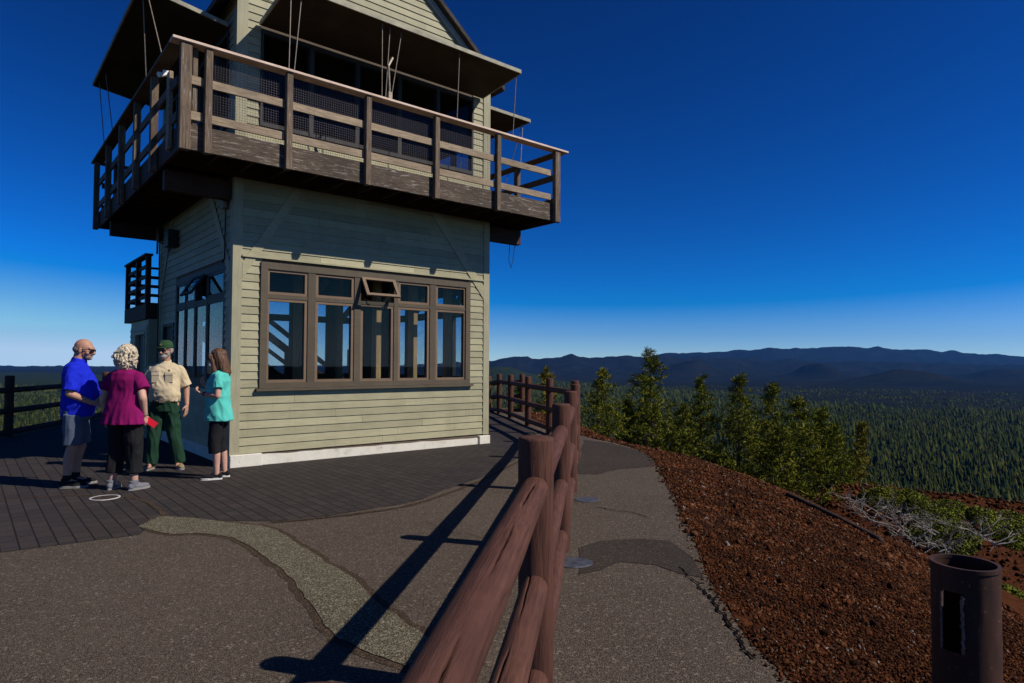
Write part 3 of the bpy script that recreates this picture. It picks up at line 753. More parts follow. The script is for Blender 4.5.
# ------------------------------------------------------------------ steel pipe post with a cut opening
M['litcutedge'] = plain('lit_ragged_cut_edge', (.17, .125, .11), .5, 60, .6, .3, .3, .6)  # paler than the pipe: sunlight on the cut faces put into the colour
def pipe():
    cx_, cy_ = 1.83, 2.66; ro, ri = .118, .109; z0, z1 = -.7, .70
    root = empty('steel_pipe', (cx_, cy_, 0)); tag(root, 'open topped rusty steel pipe post with a cut slot at the lower right', 'pipe')
    n = 96; zs = [z0+(z1-z0)*i/60 for i in range(61)]
    face = math.atan2(-cy_, -cx_)               # side turned to the path corner
    a0, a1 = face-.50-.22, face+.14-.22
    h0, h1 = .375, .60
    def ingap(k, i):
        a = 2*math.pi*(k+.5)/n; d = (a-a0) % (2*math.pi); zc = (zs[i]+zs[i+1])/2
        e = .02*noise.noise(Vector((k*.7, i*.5, 0)))
        return d < (a1-a0) and h0+e < zc < h1+e*.5
    vs = []
    for i, z in enumerate(zs):
        for k in range(n):
            a = 2*math.pi*k/n; j = .0015*noise.noise(Vector((math.cos(a)*4, math.sin(a)*4, z*5)))
            vs.append(((ro+j)*math.cos(a), (ro+j)*math.sin(a), z)); vs.append((ri*math.cos(a), ri*math.sin(a), z))
    def id_(i, k, q): return (i*n+k % n)*2+q
    fs = []
    for i in range(60):
        for k in range(n):
            if ingap(k, i): continue
            fs.append((id_(i, k, 0), id_(i, k+1, 0), id_(i+1, k+1, 0), id_(i+1, k, 0)))
            fs.append((id_(i, k, 1), id_(i+1, k, 1), id_(i+1, k+1, 1), id_(i, k+1, 1)))
            for (dk, di, e) in ((1, 0, (k+1, k+1, 0, 1)), (-1, 0, (k, k, 0, 1))):
                if ingap((k+dk) % n, i): fs.append((id_(i, e[0], 0), id_(i, e[0], 1), id_(i+1, e[0], 1), id_(i+1, e[0], 0)))
            if i < 59 and ingap(k, i+1): fs.append((id_(i+1, k, 0), id_(i+1, k+1, 0), id_(i+1, k+1, 1), id_(i+1, k, 1)))
            if i > 0 and ingap(k, i-1): fs.append((id_(i, k, 0), id_(i, k, 1), id_(i, k+1, 1), id_(i, k+1, 0)))
    for k in range(n): fs.append((id_(60, k, 0), id_(60, k+1, 0), id_(60, k+1, 1), id_(60, k, 1)))
    me = bpy.data.meshes.new('pipe_wall'); me.from_pydata(vs, [], fs)
    link('pipe_wall', me, M['pipe'], root)
    m = MB(); annulus(m, ri-.001, ro+.004, z1-.012, z1+.003, 64); o = m.build('rim', M['pipe'], root)
    def edge(a, r0, lump):
        q = MB(); pts = []; rs = []
        for i in range(26):
            z = h0+(h1-h0)*i/25; j = lump*noise.noise(Vector((i*.9, a, 2)))
            pts.append(((ro+.002)*math.cos(a+j*3), (ro+.002)*math.sin(a+j*3), z)); rs.append(r0*(1+8*lump*abs(noise.noise(Vector((i*1.3, a, 7))))*6))
        q.tube(pts, rs, 7); q.build('lit_cut_edge', M['litcutedge'], root, True)
    edge(a0, .004, .002); edge(a1, .005, .022)
pipe()

# ------------------------------------------------------------------ lookout tower (local x along the front, y away from it)
W, Lb = 4.57, 4.53
T = empty('lookout_tower', (-3.9703, 9.2677, 0), math.atan2(.6423, .7665))
tag(T, 'sage green fire lookout tower with a railed timber deck and raised window shutters', 'lookout tower')
ZD, ZF0, ZF1, ZC = 4.42, 4.12, 4.42, 5.45      # deck floor, fascia, cap rail
OV = .95
rnd = random.Random(5)
def side_frame(side):
    """maps (s along wall, out from wall, z) to tower space"""
    return {'front': lambda s, o, z: (s, -o, z), 'back': lambda s, o, z: (W-s, Lb+o, z), 'left': lambda s, o, z: (-o, Lb-s, z), 'right': lambda s, o, z: (W+o, s, z)}[side]
def fbox(m, fr, s0, s1, o0, o1, z0, z1):
    vs = [fr(s, o, z) for z in (z0, z1) for s, o in ((s0, o0), (s1, o0), (s1, o1), (s0, o1))]
    m.add(vs, [(0,3,2,1),(4,5,6,7),(0,1,5,4),(1,2,6,5),(2,3,7,6),(3,0,4,7)])
def siding(name, fr, length, z0, z1, openings, pitch=.118, mat='siding', inset=.1, limit=None):
    """overlapping clapboards between corner boards, cut round the openings"""
    m = MB(); z = z0; k = 0
    while z < z1-.01:
        zt = min(z+pitch+.012, z1)
        segs = [(inset, length-inset)]
        if limit:
            a, b = limit(z+.02); a = max(a, 0); 
            if b-a < .1: break
            segs = [(a, b)]
        for (s0, s1, a0, a1) in openings:
            if zt <= a0+.02 or z >= a1-.02: continue
            new = []
            for p, q in segs:
                if s1 <= p or s0 >= q: new.append((p, q)); continue
                if s0 > p: new.append((p, s0))
                if s1 < q: new.append((s1, q))
            segs = new
        for p, q in segs:
            cuts = [p]
            c = p+rnd.uniform(.8, 3.2)
            while c < q-.4: cuts.append(c); c += rnd.uniform(1.6, 3.4)
            cuts.append(q)
            for a, b in zip(cuts[:-1], cuts[1:]):
                b2 = b-(.003 if b != q else 0)
                e = rnd.uniform(-.0018, .0018)
                vs = [fr(a, .022, z+e), fr(b2, .022, z+e), fr(b2, .006, zt), fr(a, .006, zt), fr(a, .0, z+e), fr(b2, .0, z+e), fr(b2, .0, zt), fr(a, .0, zt)]
                m.add(vs, [(0,1,2,3),(4,7,6,5),(0,4,5,1),(1,5,6,2),(2,6,7,3),(3,7,4,0)])
        z += pitch; k += 1
    return m.build(name, M[mat], T)
def core(name, fr, length, z0, z1, openings, th=.12, mat='interior', ends=(.0, .0)):
    m = MB(); zs = sorted({z0, z1, *[o[2] for o in openings], *[o[3] for o in openings]})
    zs = [z for z in zs if z0 <= z <= z1]
    for a, b in zip(zs[:-1], zs[1:]):
        segs = [(ends[0], length-ends[1])]
        for (s0, s1, q0, q1) in openings:
            if b <= q0+.001 or a >= q1-.001: continue
            new = []
            for p, q in segs:
                if s1 <= p or s0 >= q: new.append((p, q)); continue
                if s0 > p: new.append((p, s0))
                if s1 < q: new.append((s1, q))
            segs = new
        for p, q in segs: fbox(m, fr, p, q, -th, -.001, a, b)
    return m.build(name, M[mat], T)
# window bank: columns with transom above
def window_bank(fr0, cols, z0, zt, z1, openidx=None, label=None, tm='trim', sm='trim2', sill=True, ds=1.0):
    fr = lambda s, o, z: fr0(s, o if -.05 > o else o*ds, z)
    s0, s1 = cols[0][0]-.12, cols[-1][1]+.12
    m = MB()
    fbox(m, fr, s0, s1, -.10, .045, z1+.02, z1+.12); fbox(m, fr, s0, s1, -.10, .045, z0-.10, z0-.02)
    fbox(m, fr, s0, s0+.10, -.10, .044, z0-.02, z1+.02); fbox(m, fr, s1-.10, s1, -.10, .044, z0-.02, z1+.02)
    for a, b in zip(cols[:-1], cols[1:]): fbox(m, fr, a[1]+.035, b[0]-.035, -.10, .036, z0-.02, z1+.02)
    w = m.build('window', M[tm], T)
    if label: w['label'] = label
    if sill:
        m = MB(); fbox(m, fr, s0-.05, s1+.05, -.02, .085, z0-.14, z0-.103); m.build('sill', M[tm], w)
    for i, (a, b) in enumerate(cols):
        for j, (p, q) in enumerate(((z0, zt-.05), (zt+.05, z1))):
            op = (i == openidx and j == 1)
            bw = .035
            m = MB(); g = MB()
            if not op:
                fbox(m, fr, a-bw, b+bw, -.06, .022, p-.02, p+.02+.0); fbox(m, fr, a-bw, b+bw, -.06, .022, q-.02, q+.02)
                fbox(m, fr, a-bw, a+.012, -.06, .021, p+.02, q-.02); fbox(m, fr, b-.012, b+bw, -.06, .021, p+.02, q-.02)
                fbox(g, fr, a+.012, b-.012, -.022, -.016, p+.02, q-.02)
            else:                       # awning sash hinged at its top, swung out
                H = q-p+.03; an = R(33)
                def f2(s, o, z, fr=fr0, q=q, an=an):
                    dz = z-(q+.015); return fr(s, .03+o*math.cos(an)-dz*math.sin(an), (q+.015)+dz*math.cos(an)+o*math.sin(an))
                zb = q+.015-H
                fbox(m, f2, a-bw, b+bw, 0, .035, zb, zb+.045); fbox(m, f2, a-bw, b+bw, 0, .035, q-.03, q+.015)
                fbox(m, f2, a-bw, a+.02, 0, .034, zb+.045, q-.03); fbox(m, f2, b-.02, b+bw, 0, .034, zb+.045, q-.03)
                fbox(g, f2, a+.02, b-.02, .012, .018, zb+.045, q-.03)
                h = MB(); h.tube([fr(a+.02, .0, p+.02), fr(a+.1, .07, p-.02), fr(a+.2, .15, p+.05)], .007, 6); h.tube([fr(b-.02, .0, p+.02), fr(b-.14, .10, p-.03), fr(b-.1, .19, p+.05)], .007, 6)
                h.build('stay_arm', M['darkmetal'], w)
            sa = m.build('sash', M[sm], w); g.build('pane', M['glass'], w)
        m = MB(); fbox(m, fr, a-.033, b+.033, -.06, .030, zt-.028, zt+.028); m.build('transom_bar', M[tm], w)
    return (s0+.02, s1-.02, z0-.09, z1+.11)
FR, BK, LF, RT = (side_frame(k) for k in ('front', 'back', 'left', 'right'))
cols = [(.49, 1.05), (1.24, 1.82), (2.0, 2.54), (2.69, 3.25), (3.44, 4.03)]
of = window_bank(FR, cols, 1.21, 2.46, 2.84, 2, 'front window bank of five tall panes, its middle transom swung open')
lcols = [(1.36, 1.86), (1.97, 2.49), (2.60, 3.19), (3.30, 4.08)]      # s runs from the far corner
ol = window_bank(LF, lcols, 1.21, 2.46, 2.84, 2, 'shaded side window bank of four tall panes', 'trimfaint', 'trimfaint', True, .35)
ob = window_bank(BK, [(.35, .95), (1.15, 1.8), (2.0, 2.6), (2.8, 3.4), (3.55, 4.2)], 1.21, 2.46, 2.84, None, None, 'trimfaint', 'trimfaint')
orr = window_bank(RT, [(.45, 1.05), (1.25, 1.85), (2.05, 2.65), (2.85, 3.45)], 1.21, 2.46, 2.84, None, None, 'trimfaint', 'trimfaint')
door_l = (.36, 1.18, .0, 2.2)
ZB = .20
for nm, fr, op in (('front', FR, [of]), ('left', LF, [ol, door_l]), ('back', BK, [ob]), ('right', RT, [orr])):
    Lw = W if nm in ('front', 'back') else Lb
    siding('siding', fr, Lw, ZB-.02, 4.34, op)
    core('wall', fr, Lw, .05, 4.36, op, ends=(0, 0) if nm in ('front', 'back') else (.121, .121))
    m = MB()
    fbox(m, fr, -.028, .105, .0, .030, ZB-.03, 4.34); fbox(m, fr, Lw-.105, Lw+.028, .0, .0295, ZB-.03, 4.34)
    m = None
    # only one of each pair of corner boards wraps the corner
    m2 = MB()
    if nm in ('front', 'back'): fbox(m2, fr, -.027, .105, .001, .030, ZB-.03, 4.34); fbox(m2, fr, Lw-.105, Lw+.027, .001, .030, ZB-.03, 4.34)
    else: fbox(m2, fr, .001, .105, .001, .027, ZB-.03, 4.34); fbox(m2, fr, Lw-.105, Lw-.001, .001, .027, ZB-.03, 4.34)
    m2.build_each('corner_board', M['sidingv'], T)
    m3 = MB()
    for (sa, za, sb, zb) in ((.108, 2.80, .98, 4.2), (Lw-.108, 2.80, Lw-1.25, 4.2)):
        hh = .12; q = [(sa, za-hh), (sb, zb-hh), (sb, zb+hh), (sa, za+hh)]
        m3.add([fr(s_, o_, z_) for o_ in (.0225, .0305) for s_, z_ in q], [(0,1,2,3),(7,6,5,4),(0,4,5,1),(1,5,6,2),(2,6,7,3),(3,7,4,0)])
    m3.build_each('brace_board', M['siding'], T)
# head flashing over the front windows
m = MB(); fbox(m, FR, .1, 4.47, .02, .055, 3.005, 3.03); m.build('drip_cap', M['siding'], T)
m = MB(); fbox(m, FR, .3, 4.25, -.05, .005, ZB-.03, ZB-.006); m.build('sill_plate', M['darkmetal'], T)
# foundation
m = MB()
m.box(-.03, .42, -.075, .3, -.3, .175); m.box(4.36, W+.035, -.07, .3, -.3, .15)
m.box(-.02, .25, .3, Lb+.03, -.3, .185); m.box(W-.25, W+.04, .3, Lb+.03, -.3, .165)
m.box(.25, W-.25, Lb-.25, Lb+.03, -.3, .18)
m.build('foundation', M['foundation'], T, bevel=.008)
mm = MB(); N = 40; vs = []
for i in range(N+1):
    s = .425+(4.33-.425)*i/N; zt = .15-.035*(s/4.5)-.02*noise.noise(Vector((s*3, 1, 0)))
    vs += [(s, -.045+.004*noise.noise(Vector((s*5, 3, 0))), -.3), (s, -.045+.006*noise.noise(Vector((s*5, 8, 0))), zt), (s, .1, zt), (s, .1, -.3)]
fs = []
for i in range(N):
    for q in range(4): fs.append((4*i+q, 4*i+(q+1) % 4, 4*i+4+(q+1) % 4, 4*i+4+q))
fs += [(0, 1, 2, 3), (4*N+3, 4*N+2, 4*N+1, 4*N)]
mm.add(vs, fs); mm.build('foundation_strip', M['foundation'], T)
m = MB(); m.box(.12, W-.12, .12, Lb-.12, -.02, .10); m.build('floor', M['interior'], T)
m = MB(); m.box(.121, W-.121, .121, Lb-.121, 3.6, 3.66); m.build('ceiling', M['ceil'], T)
m = MB()
for s, y in ((1.62, 1.7), (2.51, .45), (3.24, .46), (3.98, .45), (3.3, 3.6), (1.2, 3.7)):
    m = MB(); m.box(s-.06, s+.06, y-.06, y+.06, .1, 3.6); m.beam((s, y, 2.35), (s+.55, y+.02, 3.0), .09, .1)
    m.build('interior_post', M['intpost'], T)
m = MB(); m.box(2.0, 3.3, 2.2, 2.9, .1, 1.0); m.build('display_counter', M['interior'], T, bevel=.01)
m = MB(); m.box(3.02, 3.26, 2.6, 2.62, 1.32, 1.75); m.build('notice_board', M['white'], T)
# left door
d = MB(); fbox(d, LF, .42, 1.12, -.06, -.02, .10, 2.14); dd = d.build('door', M['door'], T)
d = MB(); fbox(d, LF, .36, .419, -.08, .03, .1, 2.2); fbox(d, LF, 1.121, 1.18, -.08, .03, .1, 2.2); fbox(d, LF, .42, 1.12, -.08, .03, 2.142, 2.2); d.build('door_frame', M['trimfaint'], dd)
d = MB(); d.tube([LF(1.05, -.02, 1.05), LF(1.05, .05, 1.05)], .022, 8); d.tube([LF(1.05, .045, 1.05), LF(.95, .05, 1.05)], .012, 8); d.build('handle', M['steel'], dd)

# ---- deck
m = MB()
for i in range(48):
    v0 = -OV+.02+i*(Lb+2*OV-.04)/48; m.box(-OV+.04, W+OV-.04, v0, v0+.128, ZD-.04, ZD)
m.build('deck_floor', M['joist'], T)
m = MB()
for i in range(15):
    s = -OV+.06+i*(W+2*OV-.12)/14
    m.box(s-.02, s+.02, -OV+.045, .0-.077, ZF0+.06, ZD-.042); m.box(s-.02, s+.02, Lb+.035, Lb+OV-.045, ZF0+.06, ZD-.042)
for i in range(12):
    y = .1+i*(Lb-.2)/11
    m.box(-OV+.045, -.077, y-.02, y+.02, ZF0+.06, ZD-.042); m.box(W+.077, W+OV-.045, y-.02, y+.02, ZF0+.06, ZD-.042)
m.build_each('joist', M['joist'], T)
m = MB(); m.box(-.03, W+.03, -.075, -.034, 4.13, 4.375); m.box(-.075, -.034, -.03, Lb+.03, 4.13, 4.375); m.box(W+.034, W+.075, -.03, Lb+.03, 4.13, 4.375); m.build_each('ledger_board', M['joist'], T)
def fascia(a, b, fr):
    k = MB(); fbox(k, fr, a, b, OV-.04, OV, ZF0, ZF1+.02); k.build('fascia_board', M['deckwood'] if fr is FR else M['joist'], T, bevel=.006)  # side and back boards take the darker wood with shade in its colour
PF = [-.65, .375, 1.555, 2.755, 4.01]
fascia(-OV, PF[1]-.0, FR); fascia(PF[1]+.003, PF[2], FR); fascia(PF[2]+.003, PF[3], FR); fascia(PF[3]+.003, PF[4], FR); fascia(PF[4]+.003, W+OV, FR)
fascia(-OV, W+OV, BK); fascia(-OV+.042, Lb+OV-.042, LF); fascia(-OV+.042, Lb+OV-.042, RT)
m = MB(); 
m.box(-.90, -.03, .06, .20, 3.82, 4.10); m.box(W+.03, W+.88, .06, .20, 3.82, 4.10)
m.box(-.90, -.03, Lb-.2, Lb-.06, 3.83, 4.10); m.box(W+.03, W+.88, Lb-.2, Lb-.06, 3.83, 4.10)
m.build_each('support_beam', M['joist'], T, bevel=.006)
def rpost(u0, v0, du, dv, z0=ZF0-.03, z1=ZC-.04, mat='deckv'):
    k = MB(); k.box(u0-du/2, u0+du/2, v0-dv/2, v0+dv/2, z0, z1); return k.build('rail_post', M[mat], T, bevel=.006)
for s in PF: rpost(s, -OV-.048, .085, .09)
rpost(W+OV-.12, -OV-.048, .13, .09); rpost(-.915, -OV-.048, .13, .09); rpost(-.79, -OV+.05, .06, .09, 4.44)
LP = [.32, 1.49, 2.74, 4.04]
for y in LP: rpost(-OV-.048, y, .09, .11)
rpost(-OV-.048, Lb+OV-.06, .09, .12); rpost(-OV-.03, -.5, .05, .14, 4.2, 5.2, 'rail')
for y in LP: rpost(W+OV+.048, y, .09, .11)
rpost(W+OV+.048, Lb+OV-.06, .09, .12)
for s in PF: rpost(s, Lb+OV+.048, .09, .09)
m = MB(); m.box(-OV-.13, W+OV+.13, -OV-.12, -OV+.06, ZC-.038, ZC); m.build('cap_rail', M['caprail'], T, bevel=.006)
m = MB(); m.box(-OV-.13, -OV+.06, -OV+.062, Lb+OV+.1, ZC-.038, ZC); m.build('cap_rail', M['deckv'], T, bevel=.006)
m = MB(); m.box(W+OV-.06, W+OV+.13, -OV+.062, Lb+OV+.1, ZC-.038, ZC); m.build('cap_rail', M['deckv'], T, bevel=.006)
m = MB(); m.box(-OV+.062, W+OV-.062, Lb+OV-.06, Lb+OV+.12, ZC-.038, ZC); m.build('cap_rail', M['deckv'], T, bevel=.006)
for z in (4.99, 4.545):
    for a, b in zip([-.87]+PF, PF+[W+OV-.2]):
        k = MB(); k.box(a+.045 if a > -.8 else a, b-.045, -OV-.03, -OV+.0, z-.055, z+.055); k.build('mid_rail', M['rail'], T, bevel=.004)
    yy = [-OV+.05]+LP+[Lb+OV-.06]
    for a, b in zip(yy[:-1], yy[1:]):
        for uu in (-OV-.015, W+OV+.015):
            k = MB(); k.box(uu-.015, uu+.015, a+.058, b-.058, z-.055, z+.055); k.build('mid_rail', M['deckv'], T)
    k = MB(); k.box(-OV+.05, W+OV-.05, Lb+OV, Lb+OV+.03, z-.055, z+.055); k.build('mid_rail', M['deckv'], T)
# wire mesh inside the front railing
m = MB(); ub, ue = -.62, 3.98; s = ub
while s < ue: m.box(s-.0013, s+.0013, -OV+.016, -OV+.0186, ZF1+.03, ZC-.06); s += .034
z = ZF1+.05
while z < ZC-.06: m.box(ub, ue, -OV+.019, -OV+.0216, z-.0013, z+.0013); z += .034
m.build('wire_mesh', M['wire'], T)
# ---- cab
ZH, ZW = 6.42, 4.96
cabop = {'f': [(.32, 4.2, ZW, ZH-.03)], 's': [(.35, Lb-.35, ZW, ZH-.03)]}
for fr, Lw, op in ((FR, W, cabop['f']), (BK, W, cabop['f']), (LF, Lb, cabop['s']), (RT, Lb, cabop['s'])):
    siding('cab_siding', fr, Lw, ZD+.06, 6.86, op, .118)
    core('cab_wall', fr, Lw, ZD, 6.86, op, ends=(0, 0) if fr in (FR, BK) else (.121, .121))
    k = MB()
    if fr in (FR, BK): fbox(k, fr, -.027, .13, .001, .032, ZD, 6.86); fbox(k, fr, Lw-.13, Lw+.027, .001, .032, ZD, 6.86)
    else: fbox(k, fr, .001, .13, .001, .027, ZD, 6.86); fbox(k, fr, Lw-.13, Lw-.001, .001, .027, ZD, 6.86)
    k.build_each('corner_board', M['sidingv'], T)
    s0, s1 = op[0][0], op[0][1]; k = MB(); g = MB()
    fbox(k, fr, s0, s1, -.08, .04, ZW, ZW+.06); fbox(k, fr, s0, s1, -.08, .04, ZH-.09, ZH-.03)
    nn = 5; w_ = (s1-s0)/nn
    for i in range(nn+1): fbox(k, fr, max(s0, s0+i*w_-.035), min(s1, s0+i*w_+.035), -.07, .038, ZW+.06, ZH-.09)
    w = k.build('window', M['trimfaint'], T)
    for i in range(nn):
        g = MB(); fbox(g, fr, s0+i*w_+.036, s0+(i+1)*w_-.036, -.03, -.024, ZW+.06, ZH-.09); g.build('pane', M['cabglass'], w)
k = MB(); k.box(.121, W-.121, .121, Lb-.121, 6.6, 6.66); k.build('cab_ceiling', M['ceil'], T)
k = MB(); k.box(.121, W-.121, .121, Lb-.121, ZD+.001, ZD+.05); k.build('cab_floor', M['interior'], T)
k = MB(); k.box(1.9, 2.6, 1.9, 2.6, ZD+.05, 5.5); k.build('fire_finder_stand', M['interior'], T, bevel=.02)
# raised shutters
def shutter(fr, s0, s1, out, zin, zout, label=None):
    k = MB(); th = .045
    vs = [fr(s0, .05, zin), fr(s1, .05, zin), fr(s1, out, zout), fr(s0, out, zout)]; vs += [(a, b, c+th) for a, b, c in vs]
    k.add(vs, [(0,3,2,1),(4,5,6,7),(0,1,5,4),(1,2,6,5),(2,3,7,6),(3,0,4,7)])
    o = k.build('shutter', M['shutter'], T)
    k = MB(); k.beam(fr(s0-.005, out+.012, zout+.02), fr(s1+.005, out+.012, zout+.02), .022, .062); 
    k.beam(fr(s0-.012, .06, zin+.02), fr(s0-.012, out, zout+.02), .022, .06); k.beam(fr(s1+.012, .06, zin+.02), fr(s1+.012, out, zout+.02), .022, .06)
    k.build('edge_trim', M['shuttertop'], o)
    if label: o['label'] = label
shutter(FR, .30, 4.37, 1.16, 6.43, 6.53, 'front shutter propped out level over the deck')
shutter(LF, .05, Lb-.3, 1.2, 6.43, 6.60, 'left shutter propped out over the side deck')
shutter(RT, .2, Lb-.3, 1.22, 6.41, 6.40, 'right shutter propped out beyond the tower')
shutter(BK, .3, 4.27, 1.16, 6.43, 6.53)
def rod(px, y0, y1, fr_v=None, fr_u=None, lean=0.0, r=.011):
    """prop rods standing between rail and shutter"""
    pass
for (a, b) in (((.36, -1.02, ZC), (.36, -1.06, 6.52)), ((.44, -1.0, ZC), (.50, -1.08, 6.52)), ((1.78, -1.0, ZC), (1.72, -1.1, 6.52)), ((1.84, -1.0, ZC), (1.86, -1.08, 6.52)), ((1.93, -1.0, ZC), (2.06, -1.08, 6.52)), ((3.15, -1.0, ZC), (3.12, -1.1, 6.52)), ((4.34, -1.0, ZC), (4.33, -1.1, 6.52)),
               ((-1.0, -.2, ZC), (-1.1, .36, 6.55)), ((-1.0, .85, ZC), (-1.12, .55, 6.56)), ((-1.0, 3.6, ZC), (-1.12, 3.7, 6.57)), ((-1.05, 4.2, ZC), (-1.15, 4.2, 6.57)),
               ((W+.98, .2, ZC), (W+1.12, .3, 6.39)), ((W+.98, .75, 5.0), (W+1.15, .35, 6.39)), ((W+1.0, 2.4, ZC), (W+1.12, 2.4, 6.39))):
    k = MB(); k.tube([a, b], .008, 6); k.build('prop_rod', M['steel'], T)
k = MB(); k.box(1.88, 1.94, -1.03, -.97, ZC+.001, ZC+.12); k.tube([(1.91, -1.0, ZC+.1), (1.86, -1.04, 5.95), (1.94, -1.02, 6.1)], .022, 6); k.build('prop_bracket', M['steel'], T)
# ---- roof with front gable
SL, UR, ZR = .807, W/2, 6.85+.807*W/2
def lim(z): 
    t_ = (z+.11-6.85)/SL; return (max(.0, t_)+.02, W-max(.0, t_)-.02)
for fr in (FR, BK): siding('gable_siding', fr, W, 6.862, ZR-.1, [], .118, 'siding', 0, lim)
k = MB()
for y0, y1 in ((-.001, .1), (Lb-.1, Lb+.001)):
    k.add([(.0, y0, 6.861), (W, y0, 6.861), (UR, y0, ZR), (.0, y1, 6.861), (W, y1, 6.861), (UR, y1, ZR)], [(0,1,2),(3,5,4),(0,3,4,1),(1,4,5,2),(2,5,3,0)])
k.build('gable_wall', M['interior'], T)
def roofslab(sign):
    k = MB(); e = .27; th = .09
    x0 = (-e if sign < 0 else W+e); z0 = 6.85-SL*e
    ya, yb = -.16, Lb+.16
    vs = [(x0, ya, z0+.03), (x0, yb, z0+.03), (UR, yb, ZR+.03), (UR, ya, ZR+.03)]; vs += [(a, b, c+th) for a, b, c in vs]
    k.add(vs, [(0,1,2,3),(4,7,6,5),(0,4,5,1),(1,5,6,2),(2,6,7,3),(3,7,4,0)]); return k
r1 = roofslab(-1).build('roof_slope', M['roof'], T); r2 = roofslab(1).build('roof_slope', M['roof'], T)
for sgn in (-1, 1):
    k = MB(); a = (UR+sgn*(W/2+.02), -.03, 6.85+.0); b = (UR, -.03, ZR)
    aa, bb = Vector(a)-Vector((0, 0, .05)), Vector(b)-Vector((0, 0, .05)); k.beam(aa, bb, .035, .11, up=(bb-aa).cross(Vector((0, 1, 0)))); k.build('rake_trim', M['gutter'], T)
# ---- rear landing, wing and stair
k = MB(); k.box(-.24, .9, Lb+.08, 6.82, 2.32, 2.62); lnd = k.build('landing', M['joist'], T)
k = MB()
for (x, y) in ((-.2, Lb+.14), (-.2, 5.6), (-.2, 6.72), (.85, 6.72)): k.box(x-.045, x+.045, y-.045, y+.045, 2.625, 3.56)
k.box(-.27, -.13, Lb+.08, 6.8, 3.561, 3.60); k.box(-.129, .9, 6.66, 6.78, 3.561, 3.60)
for z in (3.37, 3.17, 2.97, 2.77): k.box(-.215, -.185, Lb+.19, 6.67, z-.035, z+.035); k.box(-.155, .8, 6.70, 6.73, z-.035, z+.035)
k.build('landing_rail', M['joist'], T)
wf = lambda s, o, z: (-.19-o, 6.35-s, z)
siding('wing_siding', wf, 1.72, .1, 2.2, [(.62, 1.52, 0, 2.08)], .118, 'siding', .05)
k = MB(); fbox(k, wf, 0, .62, -.1, -.001, .0, 2.2); fbox(k, wf, 1.52, 1.74, -.1, -.001, 0, 2.2); fbox(k, wf, .62, 1.52, -.1, -.001, 2.08, 2.2)
k.box(-.09, .7, 4.61, 4.70, 0, 2.2); k.box(-.09, .7, 6.25, 6.35, 0, 2.2); k.box(.7, .8, 4.61, 6.35, 0, 2.2); k.box(-.185, .8, 4.62, 6.34, 2.201, 2.318); k.build('wing_wall', M['siding'], T)
k = MB(); fbox(k, wf, .66, 1.48, -.08, -.04, .03, 2.03); wd = k.build('door', M['door'], T)
k = MB(); fbox(k, wf, .62, .66, -.09, .03, .0, 2.08); fbox(k, wf, 1.48, 1.52, -.09, .03, .0, 2.08); fbox(k, wf, .66, 1.48, -.09, .03, 2.03, 2.08); k.build('door_frame', M['sidingv'], wd)
k = MB()
for y in (4.85, 5.75): k.beam((.9, y, 2.25), (3.9, y, .05), .05, .26); 
for i in range(11): x = 1.1+i*.26; k.box(x, x+.27, 4.88, 5.72, 2.13-i*.19, 2.17-i*.19)
k.build('stair', M['joist'], T)
k = MB()
for y in (4.80, 5.80):
    k.beam((.8, y, 3.45), (3.95, y, 1.12), .05, .1); k.beam((.8, y, 3.05), (3.95, y, .75), .04, .09)
    for x in (.95, 2.0, 3.0, 3.9): k.box(x-.045, x+.045, y-.044, y+.044, 2.2-(x-.9)*.733-.1, 3.42-(x-.8)*.74)
k.build('stair_rail', M['joist'], T)
# small fittings
k = MB(); k.tube([(-1.0, -.40, 5.20), (-1.10, -.44, 5.16)], [.02, .035], 12); k.box(-1.04, -.97, -.42, -.37, 5.19, 5.25); k.build('flood_lamp', M['white'], T)
k = MB(); k.box(-.10, -.03, .22, .36, 3.72, 3.98); k.build('junction_box', M['steel'], T, bevel=.01)
k = MB(); k.tube([(-.20, 3.84, 3.74), (-.232, 3.846, 3.74)], [.25, .255], 24); k.tube([(-.02, 3.86, 3.66), (-.2, 3.84, 3.72)], .015, 8); k.build('dish_antenna', M['steel'], T)
k = MB(); k.box(-.2, -.03, 3.1, 3.4, 3.55, 3.85); k.build('equipment_box', M['darkmetal'], T, bevel=.01)
k = MB(); k.tube([(-.04, .3, 3.72), (-.04, .32, 3.0), (-.035, .42, 2.95)], .01, 6); k.tube([(-.1, Lb-.3, 3.9), (-.1, Lb-.3, .2)], .012, 6)
k.tube([(5.35, .13, 3.82), (5.3, .13, 3.5), (5.25, .13, 3.35), (5.2, .13, 3.5), (5.22, .13, 3.82)], .007, 6); k.build('cable', M['darkmetal'], T)
